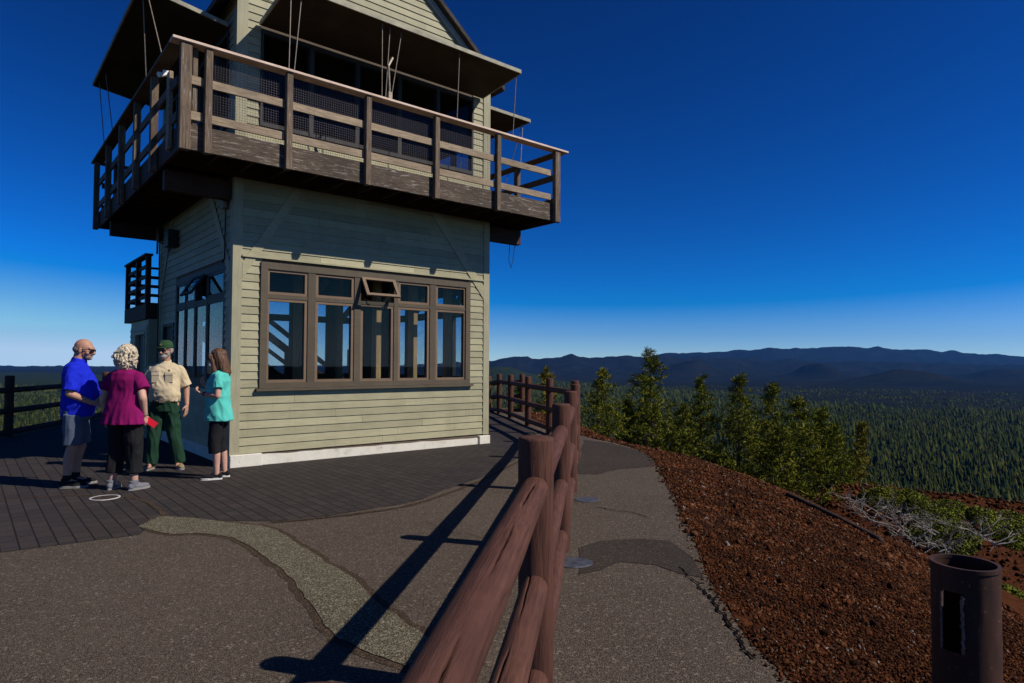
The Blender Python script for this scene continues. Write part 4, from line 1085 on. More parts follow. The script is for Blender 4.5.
# ------------------------------------------------------------------ people
def V3(*a): return Vector(a)
_SPH = {}
def sphere_template(seg):
    if seg not in _SPH:
        bm = bmesh.new(); bmesh.ops.create_uvsphere(bm, u_segments=seg, v_segments=seg//2+2, radius=1)
        _SPH[seg] = (np.array([v.co[:] for v in bm.verts]), [tuple(v.index for v in f.verts) for f in bm.faces]); bm.free()
    return _SPH[seg]
class Blob:
    """closed solids that are merged into one continuous surface"""
    def __init__(s): s.v = []; s.f = []; s.X = Matrix.Identity(4)
    def put(s, vs, fs):
        n = len(s.v); A = np.array(s.X); V = np.asarray(vs, dtype=float) @ A[:3, :3].T+A[:3, 3]
        s.v += [tuple(p) for p in V]; s.f += [tuple(i+n for i in q) for q in fs]
    def ell(s, c, r, rot=None, seg=16):
        m = Matrix.Translation(c) @ (rot.to_4x4() if rot else Matrix.Identity(4)) @ Matrix.Diagonal((*(r if hasattr(r, '__len__') else (r, r, r)), 1))
        V, Fc = sphere_template(seg); A = np.array(m); s.put(V @ A[:3, :3].T+A[:3, 3], Fc); return s
    def cap(s, p, q, r0, r1, balls=True, n=14, e0=1.0):
        p, q = Vector(p), Vector(q); d = (q-p).normalized(); a = d.orthogonal().normalized(); b = d.cross(a)
        vs = [c+(a*math.cos(2*math.pi*k/n)+b*math.sin(2*math.pi*k/n))*r for c, r in ((p, r0), (q, r1)) for k in range(n)]
        s.put([v[:] for v in vs], [(k, (k+1) % n, n+(k+1) % n, n+k) for k in range(n)]+[tuple(reversed(range(n))), tuple(range(n, 2*n))])
        if balls: s.ell(p, r0*.999, None, 8 if n < 10 else 12); s.ell(q, r1*.999, None, 8 if n < 10 else 12)
        return s
    def chain(s, pts, rs):
        for i in range(len(pts)-1): s.cap(pts[i], pts[i+1], rs[i], rs[i+1])
        return s
    def loft(s, rings, n=28, fold=0, fn=0):
        """rings: (z, cx, cy, rx, ry)"""
        vs = []
        for j, (z, cx_, cy_, rx, ry) in enumerate(rings):
            for k in range(n):
                a = 2*math.pi*k/n; e = 2.35
                ca, sa = math.cos(a), math.sin(a)
                q = (abs(ca)**e+abs(sa)**e)**(-1/e)
                w = 1+(fold*math.cos(fn*a)*max(0, 1-j/2.0) if fold else 0)
                vs.append((cx_+rx*q*ca*w, cy_+ry*q*sa*w, z))
        m = len(rings)
        fs = [(i*n+k, i*n+(k+1) % n, (i+1)*n+(k+1) % n, (i+1)*n+k) for i in range(m-1) for k in range(n)]
        s.put(vs, fs+[tuple(reversed(range(n))), tuple((m-1)*n+k for k in range(n))]); return s
    def build(s, name, mat, parent, vox=.008, smooth=3, folds=0, fs=7, seed=0, fz=1.0, scale=1):
        bm = bmesh.new(); tm = bpy.data.meshes.new('t'); tm.from_pydata(s.v, [], s.f); bm.from_mesh(tm); bpy.data.meshes.remove(tm)
        bmesh.ops.recalc_face_normals(bm, faces=bm.faces)
        me = bpy.data.meshes.new('tmp'); bm.to_mesh(me); bm.free()
        o = bpy.data.objects.new('tmp', me); COL.objects.link(o)
        md = o.modifiers.new('r', 'REMESH'); md.mode = 'VOXEL'; md.voxel_size = vox; md.use_smooth_shade = True
        if smooth: sm = o.modifiers.new('s', 'SMOOTH'); sm.factor = .5; sm.iterations = smooth
        dg = bpy.context.evaluated_depsgraph_get(); me2 = bpy.data.meshes.new_from_object(o.evaluated_get(dg))
        bpy.data.objects.remove(o); bpy.data.meshes.remove(me)
        if folds:
            co = np.empty(len(me2.vertices)*3); me2.vertices.foreach_get('co', co); co = co.reshape(-1, 3)
            no = np.empty(len(me2.vertices)*3); me2.vertex_normals.foreach_get('vector', no); no = no.reshape(-1, 3)
            f = np.array([noise.noise(Vector((c[0]*fs+seed, c[1]*fs+c[2]*fs*.35, c[2]*fs*fz+seed)))*.7-abs(noise.noise(Vector((c[0]*fs*1.7, c[1]*fs*1.7+seed+c[2]*3, c[2]*fs*1.3*fz))))*1.0+.25 for c in co])
            co += no*(f*folds)[:, None]; me2.vertices.foreach_set('co', co.ravel().astype(np.float32)); me2.update()
        me2.name = name
        o = link(name, me2, mat, parent, True); return o
def skin(name, c):
    t = NT(name, .55, .35); t.b.inputs['Subsurface Weight'].default_value = .08; t.b.inputs['Subsurface Scale'].default_value = .02
    n = t.noise(14, 5, .6); a = t.ramp(n, [(.35, tuple(x*.82 for x in c)), (.65, c)]); a = t.mix(t.ramp(t.noise(5, 3), [(.5, 0.0), (.75, .35)]), a, (c[0]*.95, c[1]*.62, c[2]*.55)); t.color(a); return t.m
def cloth(name, c, var=.15, sc=5, bs=300, rough=.9):
    t = NT(name, rough, .12); n = t.noise(sc, 5, .6)
    t.color(t.ramp(n, [(.3, tuple(x*(1-var) for x in c)), (.7, tuple(x*(1+var) for x in c))])).bump(t.noise(bs, 3), .3, .002); return t.m
def hairm(name, a, b, ax=(60, 60, 5)):
    t = NT(name, .5, .35); n = t.noise(2, 6, .7, t.map(ax)); t.color(t.ramp(n, [(.3, a), (.7, b)])).bump(n, .9, .006); return t.m
def hand(B, w, d, n, side, sc=1.0, curl=.5, thumb=1):
    """palm and five fingers. w wrist, d along hand, n palm normal, side towards the thumb"""
    w, d, n, side = Vector(w), Vector(d).normalized(), Vector(n).normalized(), Vector(side).normalized()
    n = (n-d*n.dot(d)).normalized(); side = (side-d*side.dot(d)-n*side.dot(n)).normalized()
    B.cap(w, w+d*.03*sc, .025*sc, .024*sc)
    rot = Matrix((side, d, n)).transposed()
    B.ell(w+d*.055*sc, (.040*sc, .050*sc, .0165*sc), rot); B.ell(w+d*.075*sc, (.040*sc, .026*sc, .014*sc), rot)
    for i, (o, L) in enumerate(((.030, .95), (.010, 1.05), (-.010, 1.0), (-.029, .8))):
        p = w+d*(.090-.004*abs(i-1.3))*sc+side*o*sc; dd = d.copy(); ang = curl*.5
        for j, sl in enumerate((.040, .026, .020)):
            q = Matrix.Rotation(-ang if True else ang, 3, side.cross(Vector((0, 0, 0))) if False else side) @ d
            # bend towards the palm normal
            dd = (d*math.cos(ang)+n*math.sin(ang)).normalized()
            e = p+dd*sl*L*sc; B.cap(p, e, (.0095-.001*j)*sc, (.0088-.001*j)*sc, True, 8); p = e; ang += curl*.7
    p = w+d*.03*sc+side*.030*sc; e = p+(d*.6+side*.75+n*.25).normalized()*.040*sc; B.cap(p, e, .013*sc, .0105*sc, True, 8)
    e2 = e+(d*.95+side*.15+n*.35).normalized()*.030*sc; B.cap(e, e2, .0105*sc, .0085*sc, True, 8)
def head_matrix(c, yaw, tilt=0): return Matrix.Translation(c) @ Matrix.Rotation(yaw, 4, 'Z') @ Matrix.Rotation(tilt, 4, 'X')
def head(B, hm):
    X0 = B.X; B.X = X0 @ hm
    B.ell((0, .012, .045), (.074, .093, .088)); B.ell((0, -.022, -.012), (.058, .068, .078)); B.ell((0, -.045, -.058), (.038, .040, .036))
    B.ell((0, -.072, .040), (.050, .026, .030)); B.ell((0, -.066, -.010), (.050, .026, .034))
    B.cap((0, -.090, .022), (0, -.112, -.012), .008, .0135); B.ell((.011, -.100, -.014), .009, None, 8); B.ell((-.011, -.100, -.014), .009, None, 8)
    B.ell((0, -.088, -.036), (.022, .011, .006)); B.ell((0, -.087, -.045), (.019, .011, .006)); B.ell((0, -.082, -.070), (.020, .016, .016))
    for s in (-1, 1): B.ell((s*.074, .008, .0), (.010, .020, .030)); B.ell((s*.030, -.078, .034), (.020, .012, .007)); B.ell((s*.045, -.058, -.012), (.020, .022, .022))
    B.X = X0
def eyes(hm, root, body):
    k = bmesh.new()
    for s in (-1, 1): bmesh.ops.create_uvsphere(k, u_segments=10, v_segments=8, radius=1, matrix=hm @ Matrix.Translation((s*.030, -.086, .018)) @ Matrix.Diagonal((.013, .008, .007, 1)))
    me = bpy.data.meshes.new('eyes'); k.to_mesh(me); k.free(); link('eyes', me, M['white'], root, True)
    k = bmesh.new()
    for s in (-1, 1): bmesh.ops.create_uvsphere(k, u_segments=10, v_segments=8, radius=1, matrix=hm @ Matrix.Translation((s*.030, -.0925, .018)) @ Matrix.Diagonal((.005, .003, .005, 1)))
    me = bpy.data.meshes.new('irises'); k.to_mesh(me); k.free(); link('irises', me, M['darkmetal'], root, True)
def sunglasses(hm, root):
    k = MB(); 
    for s in (-1, 1):
        vs = []
        for z in (.000, .034):
            for x, y in ((.006, -.108), (.030, -.106), (.056, -.092), (.056, -.088), (.030, -.101), (.006, -.103)): vs.append(tuple(hm @ Vector((s*x, y, z))))
        k.add(vs, [(i, (i+1) % 6, (i+1) % 6+6, i+6) for i in range(6)]+[(0, 1, 2, 3, 4, 5), (6, 7, 8, 9, 10, 11)])
        k.beam(hm @ Vector((s*.057, -.090, .024)), hm @ Vector((s*.079, .010, .020)), .004, .007)
    k.beam(hm @ Vector((-.01, -.107, .024)), hm @ Vector((.01, -.107, .024)), .004, .006)
    k.build('sunglasses', M['shades'], root)
M['shades'] = plain('black_sunglasses', (.012, .012, .014), 0, 5, .15, .6, 0, 0)
M['skin_a'] = skin('tanned_skin', (.48, .25, .165)); M['skin_b'] = skin('fair_skin', (.58, .33, .24)); M['skin_c'] = skin('ranger_skin', (.47, .26, .18))
def shoe(root, foot, yaw, mat, sole, sc=1.0, low=False):
    """foot: point under the ankle on the ground"""
    X = Matrix.Translation(foot) @ Matrix.Rotation(yaw, 4, 'Z')
    b = Blob(); b.X = X
    b.ell((0, -.085*sc, .035), (.046*sc, .105*sc, .036)); b.ell((0, -.02*sc, .045), (.040*sc, .075*sc, .045)); b.ell((0, .035*sc, .045), (.036*sc, .042*sc, .042))
    if not low: b.cap((0, .012, .05), (0, .02, .115), .043, .045, False)
    o = b.build('shoe', M[mat], root, .007, 2)
    b = MB(); vs = []; n = 20
    for z in (0.0, .024):
        for k in range(n):
            a = 2*math.pi*k/n; x = .047*sc*math.cos(a)*(1.06 if math.sin(a) < 0 else .86); y = -.062*sc+.135*sc*math.sin(a); vs.append(tuple(X @ Vector((x, y, z))))
    b.add(vs, [(k, (k+1) % n, (k+1) % n+n, k+n) for k in range(n)]+[tuple(range(n)), tuple(range(n, 2*n))]); b.build('sole', M[sole], o, bevel=.004)
def limbs(side, hip, knee, ankle): pass

# --- man in the blue polo -------------------------------------------------
def man_blue():
    x, y = -5.22, 7.86; rz = R(112)            # faces +x/away
    root = empty('person', (x, y, .004), rz); root.scale = (1.0, 1.0, 1.0)
    tag(root, 'bald man in a royal blue polo shirt and grey shorts, left of the group', 'person')
    # local: faces -Y
    hipL, hipR = V3(.095, .01, .90), V3(-.095, .01, .90)
    B = Blob()
    B.loft([(.84, 0, .0, .16, .12), (.95, 0, -.01, .18, .15), (1.08, 0, -.035, .185, .17), (1.2, 0, -.03, .18, .155), (1.34, 0, .0, .19, .13), (1.42, 0, .015, .15, .09), (1.46, 0, .02, .07, .06)])
    hm = head_matrix((0, -.055, 1.612), R(-14), R(8)) @ Matrix.Diagonal((1.1, 1.1, 1.1, 1))
    B.cap((0, .015, 1.44), (0, -.015, 1.58), .062, .060); head(B, hm)
    kn = {1: V3(.11, -.03, .47), -1: V3(-.10, .02, .47)}; an = {1: V3(.12, .02, .08), -1: V3(-.11, .06, .08)}
    for s, hp in ((1, hipL), (-1, hipR)):
        B.chain([hp, kn[s]], [.092, .056]); B.chain([kn[s], kn[s].lerp(an[s], .35)+V3(0, .02, 0), an[s]], [.056, .055, .036]); B.cap(an[s], an[s]+V3(0, -.10, -.035), .036, .028)
    # arms: right arm bent, forearm forward
    sh = V3(-.178, .015, 1.365); el = V3(-.235, .03, 1.11); wr = V3(-.20, -.19, 1.0); B.chain([sh, el, wr], [.054, .046, .029]); hand(B, wr, (0.08, -1, -.15), (.9, 0, -.2), (.1, -.2, 1), 1.05, .6)
    sh = V3(.178, .015, 1.365); el = V3(.235, .02, 1.11); wr = V3(.17, -.19, 1.02); B.chain([sh, el, wr], [.054, .046, .029]); hand(B, wr, (-.3, -1, -.05), (-.9, .2, -.2), (-.1, -.2, 1), 1.05, .6)
    B.build('body', M['skin_a'], root, .0065, 2)
    b = Blob(); b.loft([(.83, 0, -.005, .185, .158), (.95, 0, -.02, .205, .178), (1.08, 0, -.045, .212, .198), (1.2, 0, -.038, .205, .182), (1.34, 0, .0, .208, .150), (1.43, 0, .015, .175, .118), (1.475, 0, .015, .09, .082)], 36)
    for s, e in ((1, V3(.24, .02, 1.14)), (-1, V3(-.24, .028, 1.14))): b.cap((s*.172, .015, 1.375), e, .072, .082, False); b.ell((s*.172, .015, 1.37), .072)
    b.cap((0, .012, 1.44), (0, -.008, 1.525), .095, .076, False)
    b.build('polo_shirt', M['royal'], root, .008, 2, .017, 8, 3)
    b = Blob(); b.loft([(.80, 0, 0, .178, .145), (.9, 0, 0, .185, .155), (.97, 0, -.01, .18, .15)])
    b.cap((.10, .0, .86), (.115, -.025, .50), .112, .098, False); b.cap((-.10, .01, .86), (-.105, .02, .50), .112, .098, False); b.build('shorts', M['shorts'], root, .008, 2, .022, 8, 9, .4)
    b = Blob(); b.X = hm; b.ell((0, -.052, -.060), (.046, .042, .034)); b.ell((0, -.092, -.028), (.026, .012, .008)); b.build('beard', M['beard'], root, .005, 1, .003, 40)
    b = Blob(); b.X = hm; b.ell((0, .050, .012), (.0765, .062, .052)); b.build('fringe_hair', M['beard'], root, .005, 1, .003, 40)
    sunglasses(hm, root)
    for s in (1, -1):
        k = Blob(); k.cap(an[s]+V3(0, .0, .0), an[s]+V3(0, -.0, .07), .045, .046, False); k.build('sock', M['blackcloth'], root, .007, 1)
        shoe(root, (an[s].x, an[s].y, 0), s*R(8), 'blackcloth', 'solegrey', 1.14)
M['royal'] = cloth('royal_blue_knit', (.010, .022, .50)); M['shorts'] = cloth('slate_blue_shorts', (.085, .11, .16)); M['beard'] = hairm('greying_beard_hair', (.07, .05, .04), (.25, .2, .16), (40, 40, 40))
M['blackcloth'] = cloth('black_cloth', (.014, .014, .016)); M['solegrey'] = plain('grey_rubber_sole', (.22, .21, .20), .1, 9, .7); M['magenta'] = cloth('magenta_knit', (.20, .006, .085)); 
M['curl'] = hairm('blonde_grey_curls', (.16, .11, .06), (.82, .72, .54), (30, 30, 12)); M['redp'] = cloth('red_folder', (.55, .012, .03), .1, 5, 80, .6)
M['greyshoe'] = cloth('grey_trainer_fabric', (.17, .17, .19)); M['khaki'] = cloth('khaki_uniform_cloth', (.56, .46, .30)); M['green'] = cloth('dark_green_uniform_cloth', (.015, .046, .027)); M['capg'] = cloth('green_cap_cloth', (.025, .065, .030))
M['tan'] = cloth('tan_boot_leather', (.24, .16, .095)); M['belt'] = plain('brown_leather_belt', (.06, .03, .018), .2, 9, .5); M['greyb'] = hairm('grey_beard', (.14, .12, .11), (.42, .39, .36), (40, 40, 40))
M['teal'] = cloth('turquoise_knit', (.10, .52, .44)); M['brownhair'] = hairm('long_brown_hair', (.035, .016, .008), (.16, .075, .035)); M['gold'] = plain('gold_badge', (.7, .5, .15), .1, 9, .35, .5, .8, 0)
man_blue()

def woman_magenta():
    x, y = -4.52, 7.66; rz = R(180-10)
    root = empty('person', (x, y, .004), rz); root.scale = (.965, .965, .955)
    tag(root, 'woman with curly pale hair seen from behind in a magenta top and black capri trousers', 'person')
    B = Blob()
    B.loft([(.84, 0, .01, .18, .14), (.95, 0, .01, .205, .165), (1.08, 0, -.01, .19, .16), (1.2, 0, -.02, .185, .15), (1.34, 0, .0, .19, .13), (1.41, 0, .015, .15, .09), (1.45, 0, .02, .07, .06)])
    hm = head_matrix((0, -.02, 1.62), R(-12), R(4)) @ Matrix.Diagonal((1.05, 1.05, 1.08, 1))
    B.cap((0, .015, 1.44), (0, .0, 1.56), .055, .052); head(B, hm)
    kn = {1: V3(.12, -.03, .47), -1: V3(-.12, -.02, .47)}; an = {1: V3(.15, .02, .075), -1: V3(-.145, .0, .075)}
    for s in (1, -1): B.chain([V3(s*.10, .01, .9), kn[s]], [.10, .062]); B.chain([kn[s], kn[s].lerp(an[s], .35)+V3(0, .02, 0), an[s]], [.062, .058, .037]); B.cap(an[s], an[s]+V3(0, -.09, -.035), .036, .028)
    sh = V3(.176, .01, 1.355); el = V3(.285, .03, 1.11); wr = V3(.295, -.03, .88); B.chain([sh, el, wr], [.053, .047, .030]); hand(B, wr, (.0, -.15, -1), (-1, 0, 0), (0, -1, 0), 1, .5)
    sh = V3(-.176, .01, 1.355); el = V3(-.265, .04, 1.11); wr = V3(-.235, -.04, .90); B.chain([sh, el, wr], [.053, .047, .030]); hand(B, wr, (-.1, -.3, -1), (1, 0, 0), (0, -1, 0), 1, 1.0)
    B.build('body', M['skin_b'], root, .0065, 2)
    b = Blob(); b.loft([(.80, 0, .01, .262, .205), (.88, 0, .01, .245, .195), (1.0, 0, .005, .222, .182), (1.1, 0, -.01, .208, .175), (1.2, 0, -.02, .204, .168), (1.34, 0, .0, .210, .148), (1.42, 0, .015, .175, .115), (1.46, 0, .015, .11, .085)], 48, .055, 16)
    for s, e in ((1, V3(.262, .02, 1.22)), (-1, V3(-.258, .025, 1.22))): b.cap((s*.172, .012, 1.37), e, .070, .080, False); b.ell((s*.172, .012, 1.365), .070)
    b.build('flared_top', M['magenta'], root, .008, 2, .016, 8, 21, .5)
    b = Blob(); b.loft([(.80, 0, .01, .19, .15), (.95, 0, .01, .2, .16)])
    for s in (1, -1): b.cap((s*.105, .01, .88), kn[s], .118, .096, False); b.ell(kn[s], .094); b.cap(kn[s], kn[s].lerp(an[s], .68), .096, .090, False)
    b.build('capri_trousers', M['blackcloth'], root, .008, 2, .022, 8, 9, .5)
    b = Blob(); b.X = hm; r_ = random.Random(3)
    b.ell((0, .015, .04), (.098, .115, .105)); b.ell((0, .05, -.03), (.095, .08, .10))
    b.ell((0, .055, -.09), (.085, .06, .07))
    for k in range(190):
        v = Vector((r_.gauss(0, 1), r_.gauss(.3, 1), r_.gauss(-.1, 1))).normalized()
        if v.y < -.5 and v.z < .45: continue
        w_ = r_.uniform(.9, 1.16); c = Vector((v.x*.104*w_, v.y*.112*w_+.02, v.z*.125*w_-.012)); e = c+Vector((r_.gauss(0, .016), r_.gauss(0, .012), r_.uniform(-.05, .0)))
        b.cap(c, e, r_.uniform(.008, .017), r_.uniform(.003, .009), True, 7)
    b.build('curly_hair', M['curl'], root, .0045, 0, .010, 30, 2)
    k = MB(); c = V3(-.26, -.09, .80); k.beam(c+V3(.02, .03, .05), c+V3(-.07, -.025, -.03), .012, .075, up=(0.2, 0, 1)); k.build('tmp', M['redp'])
    o = bpy.data.objects['tmp']; o.name = 'folder'; o.data.name = 'folder'; 
    o.matrix_world = Matrix.Translation(root.location) @ Matrix.Rotation(rz, 4, 'Z') @ Matrix.Diagonal((.965, .965, .955, 1)); tag(o, 'small red folder held in the right hand of the woman in magenta', 'folder')
    for s in (1, -1):
        k = Blob(); k.cap(an[s], an[s]+V3(0, 0, .05), .043, .044, False); k.build('sock', M['greyshoe'], root, .007, 1)
        shoe(root, (an[s].x, an[s].y, 0), s*R(14), 'greyshoe', 'solegrey', 1.04)
    k = MB(); k.tube([wr+V3(0, 0, .0), wr+V3(0, 0, .018)], .036, 14); k.build('bracelet', M['steel'], root)
woman_magenta()

def ranger():
    x, y = -4.84, 9.13; rz = R(14)
    root = empty('person', (x, y, .004), rz); root.scale = (1.0, 1.0, 1.0)
    tag(root, 'bearded ranger in a khaki shirt, green cap and dark green trousers facing the camera', 'person')
    B = Blob()
    B.loft([(.84, 0, 0, .16, .12), (.95, 0, -.01, .17, .135), (1.08, 0, -.025, .165, .145), (1.2, 0, -.015, .17, .135), (1.34, 0, .0, .185, .12), (1.42, 0, .015, .15, .085), (1.46, 0, .02, .07, .06)])
    hm = head_matrix((0, -.03, 1.632), R(-16), R(5)) @ Matrix.Diagonal((1.07, 1.07, 1.07, 1))
    B.cap((0, .015, 1.44), (0, 0, 1.58), .058, .055); head(B, hm)
    kn = {1: V3(.135, -.03, .48), -1: V3(-.12, -.03, .48)}; an = {1: V3(.19, .03, .08), -1: V3(-.16, -.02, .08)}
    for s in (1, -1): B.chain([V3(s*.09, .01, .9), kn[s]], [.09, .056]); B.chain([kn[s], an[s]], [.056, .038]); B.cap(an[s], an[s]+V3(0, -.10, -.035), .036, .028)
    for s in (1, -1):
        sh = V3(s*.176, .01, 1.368); el = V3(s*.262, .05, 1.12); wr = V3(s*(.285 if s > 0 else .25), -.02, .89); B.chain([sh, el, wr], [.052, .042, .028]); hand(B, wr, (.0, -.15, -1), (-s, .3, 0), (0, -1, 0), 1.05, .35)
    B.build('body', M['skin_c'], root, .0065, 2)
    b = Blob(); b.loft([(.93, 0, -.01, .186, .150), (1.02, 0, -.022, .192, .166), (1.12, 0, -.025, .190, .165), (1.24, 0, -.012, .195, .155), (1.36, 0, .0, .202, .138), (1.43, 0, .015, .172, .108), (1.47, 0, .015, .09, .08)], 36)
    for s in (1, -1): b.cap((s*.175, .012, 1.38), (s*.258, .042, 1.15), .066, .078, False); b.ell((s*.175, .012, 1.375), .067)
    b.cap((0, .012, 1.45), (0, -.005, 1.505), .074, .068, False)
    sh_ = b.build('uniform_shirt', M['khaki'], root, .008, 2, .014, 9, 31)
    for s in (1, -1):
        k = MB(); k.box(s*.085-.05, s*.085+.05, -.168, -.150, 1.20, 1.294); k.build('pocket', M['khaki'], sh_, bevel=.004)
        k = MB(); k.box(s*.085-.052, s*.085+.052, -.172, -.150, 1.295, 1.335); k.build('pocket_flap', M['khaki'], sh_, bevel=.004)
    k = MB(); k.tube([(.085, -.168, 1.365), (.085, -.178, 1.365)], .018, 6); k.build('badge', M['gold'], root)
    k = Blob(); k.loft([(.925, 0, -.01, .184, .150), (.965, 0, -.012, .187, .153)]); k.build('belt', M['belt'], root, .006, 1)
    k = MB(); k.box(-.03, .03, -.175, -.155, .925, .965); k.build('buckle', M['steel'], root)
    b = Blob(); b.loft([(.80, 0, 0, .17, .14), (.9, 0, 0, .178, .148), (.94, 0, -.01, .178, .147)])
    for s in (1, -1): b.cap((s*.095, .0, .87), kn[s], .108, .086, False); b.ell(kn[s], .085); b.cap(kn[s], an[s]+V3(0, 0, -.0), .086, .078, False)
    b.build('uniform_trousers', M['green'], root, .008, 2, .024, 8, 5, .5)
    b = Blob(); b.X = hm; b.ell((0, -.052, -.062), (.054, .048, .044)); b.ell((0, -.093, -.027), (.030, .012, .009))
    for s in (1, -1): b.ell((s*.056, -.025, -.02), (.016, .035, .045))
    b.build('beard', M['greyb'], root, .005, 1, .004, 45)
    b = Blob(); b.X = hm; b.ell((0, .045, .01), (.079, .062, .06)); b.build('hair', M['greyb'], root, .005, 1, .003, 40)
    b = Blob(); b.X = hm; b.loft([(.045, 0, .008, .083, .102), (.09, 0, .008, .082, .10), (.125, 0, .01, .066, .082), (.145, 0, .012, .03, .04)]); b.ell((0, -.118, .052), (.062, .062, .009), Matrix.Rotation(R(-10), 3, 'X').to_3x3())
    cp = b.build('cap', M['capg'], root, .005, 2)
    k = MB(); k.tube([tuple(hm @ V3(0, -.093, .092)), tuple(hm @ V3(0, -.101, .094))], .017, 10); k.build('cap_badge', M['gold'], cp)
    sunglasses(hm, root)
    for s in (1, -1): shoe(root, (an[s].x, an[s].y, 0), s*R(22), 'tan', 'solegrey', 1.1)
ranger()

def woman_teal():
    x, y = -3.76, 8.42; rz = R(-78)          # faces left in the photo
    root = empty('person', (x, y, .004), rz); root.scale = (.94, .94, .945)
    tag(root, 'woman with long brown hair in a turquoise top and black capris by the tower corner', 'person')
    B = Blob()
    B.loft([(.84, 0, 0, .165, .13), (.95, 0, .01, .175, .14), (1.08, 0, -.015, .145, .125), (1.2, 0, -.025, .155, .13), (1.32, 0, -.01, .165, .12), (1.42, 0, .015, .14, .09), (1.48, 0, .02, .06, .06)])
    hm = head_matrix((0, -.035, 1.612), R(-8), R(14)) @ Matrix.Diagonal((1.07, 1.07, 1.07, 1))
    B.cap((0, .015, 1.44), (0, -.005, 1.56), .05, .046); head(B, hm)
    kn = {1: V3(.095, -.04, .47), -1: V3(-.095, -.0, .47)}; an = {1: V3(.10, -.0, .07), -1: V3(-.10, .06, .07)}
    for s in (1, -1): B.chain([V3(s*.085, .01, .9), kn[s]], [.088, .054]); B.chain([kn[s], kn[s].lerp(an[s], .35)+V3(0, .02, 0), an[s]], [.054, .05, .034]); B.cap(an[s], an[s]+V3(0, -.09, -.035), .033, .026)
    sh = V3(.155, .01, 1.37); el = V3(.215, .02, 1.12); wr = V3(.10, -.20, 1.15); B.chain([sh, el, wr], [.047, .037, .024]); hand(B, wr, (-.55, -.75, .25), (-.3, .2, .9), (.3, -.3, .9), .92, .9)
    sh = V3(-.155, .01, 1.37); el = V3(-.20, -.05, 1.13); wr = V3(-.05, -.20, 1.25); B.chain([sh, el, wr], [.047, .037, .024]); hand(B, wr, (.2, -.5, .9), (.3, .7, .3), (.9, 0, 0), .92, 1.0)
    B.build('body', M['skin_b'], root, .0065, 2)
    b = Blob(); b.loft([(.78, 0, .0, .205, .178), (.88, 0, .0, .198, .170), (.98, 0, -.005, .185, .158), (1.08, 0, -.018, .172, .152), (1.2, 0, -.028, .175, .156), (1.32, 0, -.01, .182, .142), (1.42, 0, .012, .152, .105), (1.455, 0, .015, .09, .075)], 36, .03, 9)
    for s, e in ((1, V3(.212, .02, 1.22)), (-1, V3(-.20, -.02, 1.22))): b.cap((s*.16, .012, 1.385), e, .064, .066, False); b.ell((s*.16, .012, 1.38), .065)
    b.build('turquoise_top', M['teal'], root, .008, 2, .015, 9, 14, .6)
    b = Blob(); b.loft([(.78, 0, .0, .17, .145), (.9, 0, 0, .178, .15)])
    for s in (1, -1): b.cap((s*.09, .0, .86), kn[s], .100, .078, False); b.ell(kn[s], .077); b.cap(kn[s], kn[s].lerp(an[s], .30), .078, .076, False)
    b.build('capri_trousers', M['blackcloth'], root, .008, 2, .01, 6, 9, .5)
    b = Blob(); b.X = hm; b.ell((0, .028, .050), (.088, .098, .088))
    b.loft([(-.26, .0, .045, .055, .035), (-.20, 0, .055, .085, .06), (-.1, 0, .045, .094, .075), (0, 0, .03, .093, .088), (.06, 0, .02, .086, .09)])
    for s in (1, -1): b.chain([V3(s*.066, -.055, .06), V3(s*.080, -.040, -.03), V3(s*.085, -.045, -.14), V3(s*.07, -.05, -.24)], [.026, .028, .03, .014])
    b.build('long_hair', M['brownhair'], root, .0055, 2, .014, 22, 2, .22)
    eyes(hm, root, None)
    for s in (1, -1): shoe(root, (an[s].x, an[s].y, 0), s*R(8), 'blackcloth', 'solewhite', 1.0, True)
    k = MB(); k.tube([V3(.125, -.155, 1.145), V3(.115, -.17, 1.147)], .030, 12); k.build('wristwatch', M['blackcloth'], root)
M['solewhite'] = plain('white_rubber_sole', (.6, .58, .55), .1, 9, .7)
woman_teal()

# ------------------------------------------------------------------ air
HB = MB(); HB.box(-15000, 15000, -2000, 19500, -152.5, 900)
def haze(density, col):
    m = bpy.data.materials.new('haze_air'); m.use_nodes = True; nt = m.node_tree
    for n_ in list(nt.nodes):
        if n_.type != 'OUTPUT_MATERIAL': nt.nodes.remove(n_)
    v = nt.nodes.new('ShaderNodeVolumePrincipled'); v.inputs['Density'].default_value = density; v.inputs['Color'].default_value = (*col, 1); v.inputs['Anisotropy'].default_value = .2
    nt.links.new(v.outputs[0], nt.nodes['Material Output'].inputs['Volume'])
    o = HB.build('haze', m); tag(o, 'thin blue haze over the far plain', 'haze', kind='stuff'); return o
haze(1.7e-5, (.05, .33, 1.0))

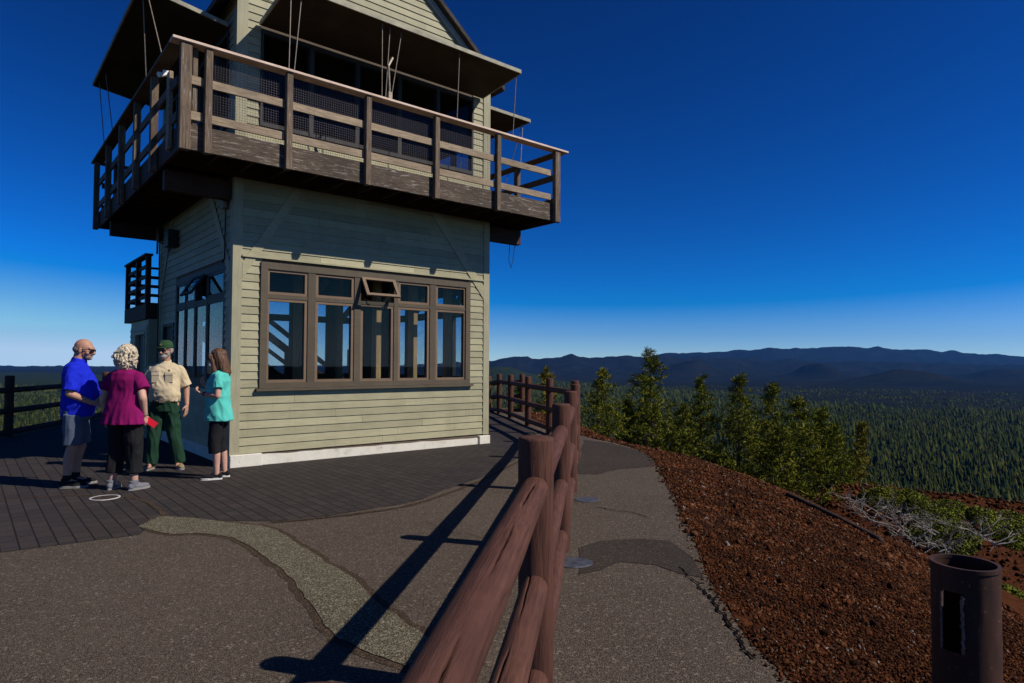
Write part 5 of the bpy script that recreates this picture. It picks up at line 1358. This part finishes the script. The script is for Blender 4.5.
# ------------------------------------------------------------------ light
w = bpy.data.worlds.new('World'); S.world = w; w.use_nodes = True; nt = w.node_tree
SUN = Vector((1.10, -.317, 1.0)).normalized(); el = math.asin(SUN.z); az = math.atan2(SUN.x, SUN.y)
sky = nt.nodes.new('ShaderNodeTexSky'); sky.sky_type = 'NISHITA'; sky.sun_disc = False; sky.sun_elevation = el; sky.sun_rotation = az
sky.altitude = 1500; sky.air_density = 1.0; sky.dust_density = 0; sky.ozone_density = 6.0
bg = nt.nodes['Background']; bg.inputs[1].default_value = .05
def wm(op, a, b):                   # polarised, saturated sky: each channel of the sky texture is graded
    x = nt.nodes.new('ShaderNodeMath'); x.operation = op
    for v, i in ((a, 0), (b, 1)):
        if isinstance(v, (int, float)): x.inputs[i].default_value = v
        else: nt.links.new(v, x.inputs[i])
    return x.outputs[0]
sp = nt.nodes.new('ShaderNodeSeparateColor'); nt.links.new(sky.outputs[0], sp.inputs[0]); cb = nt.nodes.new('ShaderNodeCombineColor')
r0, g0, b0 = (wm('MINIMUM', wm('MULTIPLY', sp.outputs[i], .05), .36) for i in range(3))
rr = wm('MAXIMUM', wm('MULTIPLY', wm('SUBTRACT', r0, .128), 2.5), wm('MULTIPLY', r0, .05))
gg = wm('ADD', wm('MULTIPLY', wm('POWER', g0, 1.75), 2.95), wm('MULTIPLY', rr, .55))
bb = wm('ADD', wm('MULTIPLY', wm('POWER', b0, 1.75), 4.5), wm('MULTIPLY', rr, .5))
for c_, i in ((rr, 0), (gg, 1), (bb, 2)): nt.links.new(wm('MULTIPLY', c_, 20.0), cb.inputs[i])
nt.links.new(cb.outputs[0], bg.inputs[0])
ld = bpy.data.lights.new('sun', 'SUN'); ld.energy = 4.8; ld.angle = R(.53); ld.color = (1, .93, .82)
lo = bpy.data.objects.new('sun', ld); COL.objects.link(lo); lo.rotation_euler = SUN.to_track_quat('Z', 'Y').to_euler(); lo.location = (10, -5, 20)
S.view_settings.view_transform = 'Standard'; S.view_settings.look = 'None'; S.view_settings.exposure = 0; S.view_settings.gamma = 1
S.render.resolution_x = 1024; S.render.resolution_y = 683
S.render.engine = 'CYCLES'; S.cycles.max_bounces = 6; S.cycles.diffuse_bounces = 2; S.cycles.transparent_max_bounces = 12
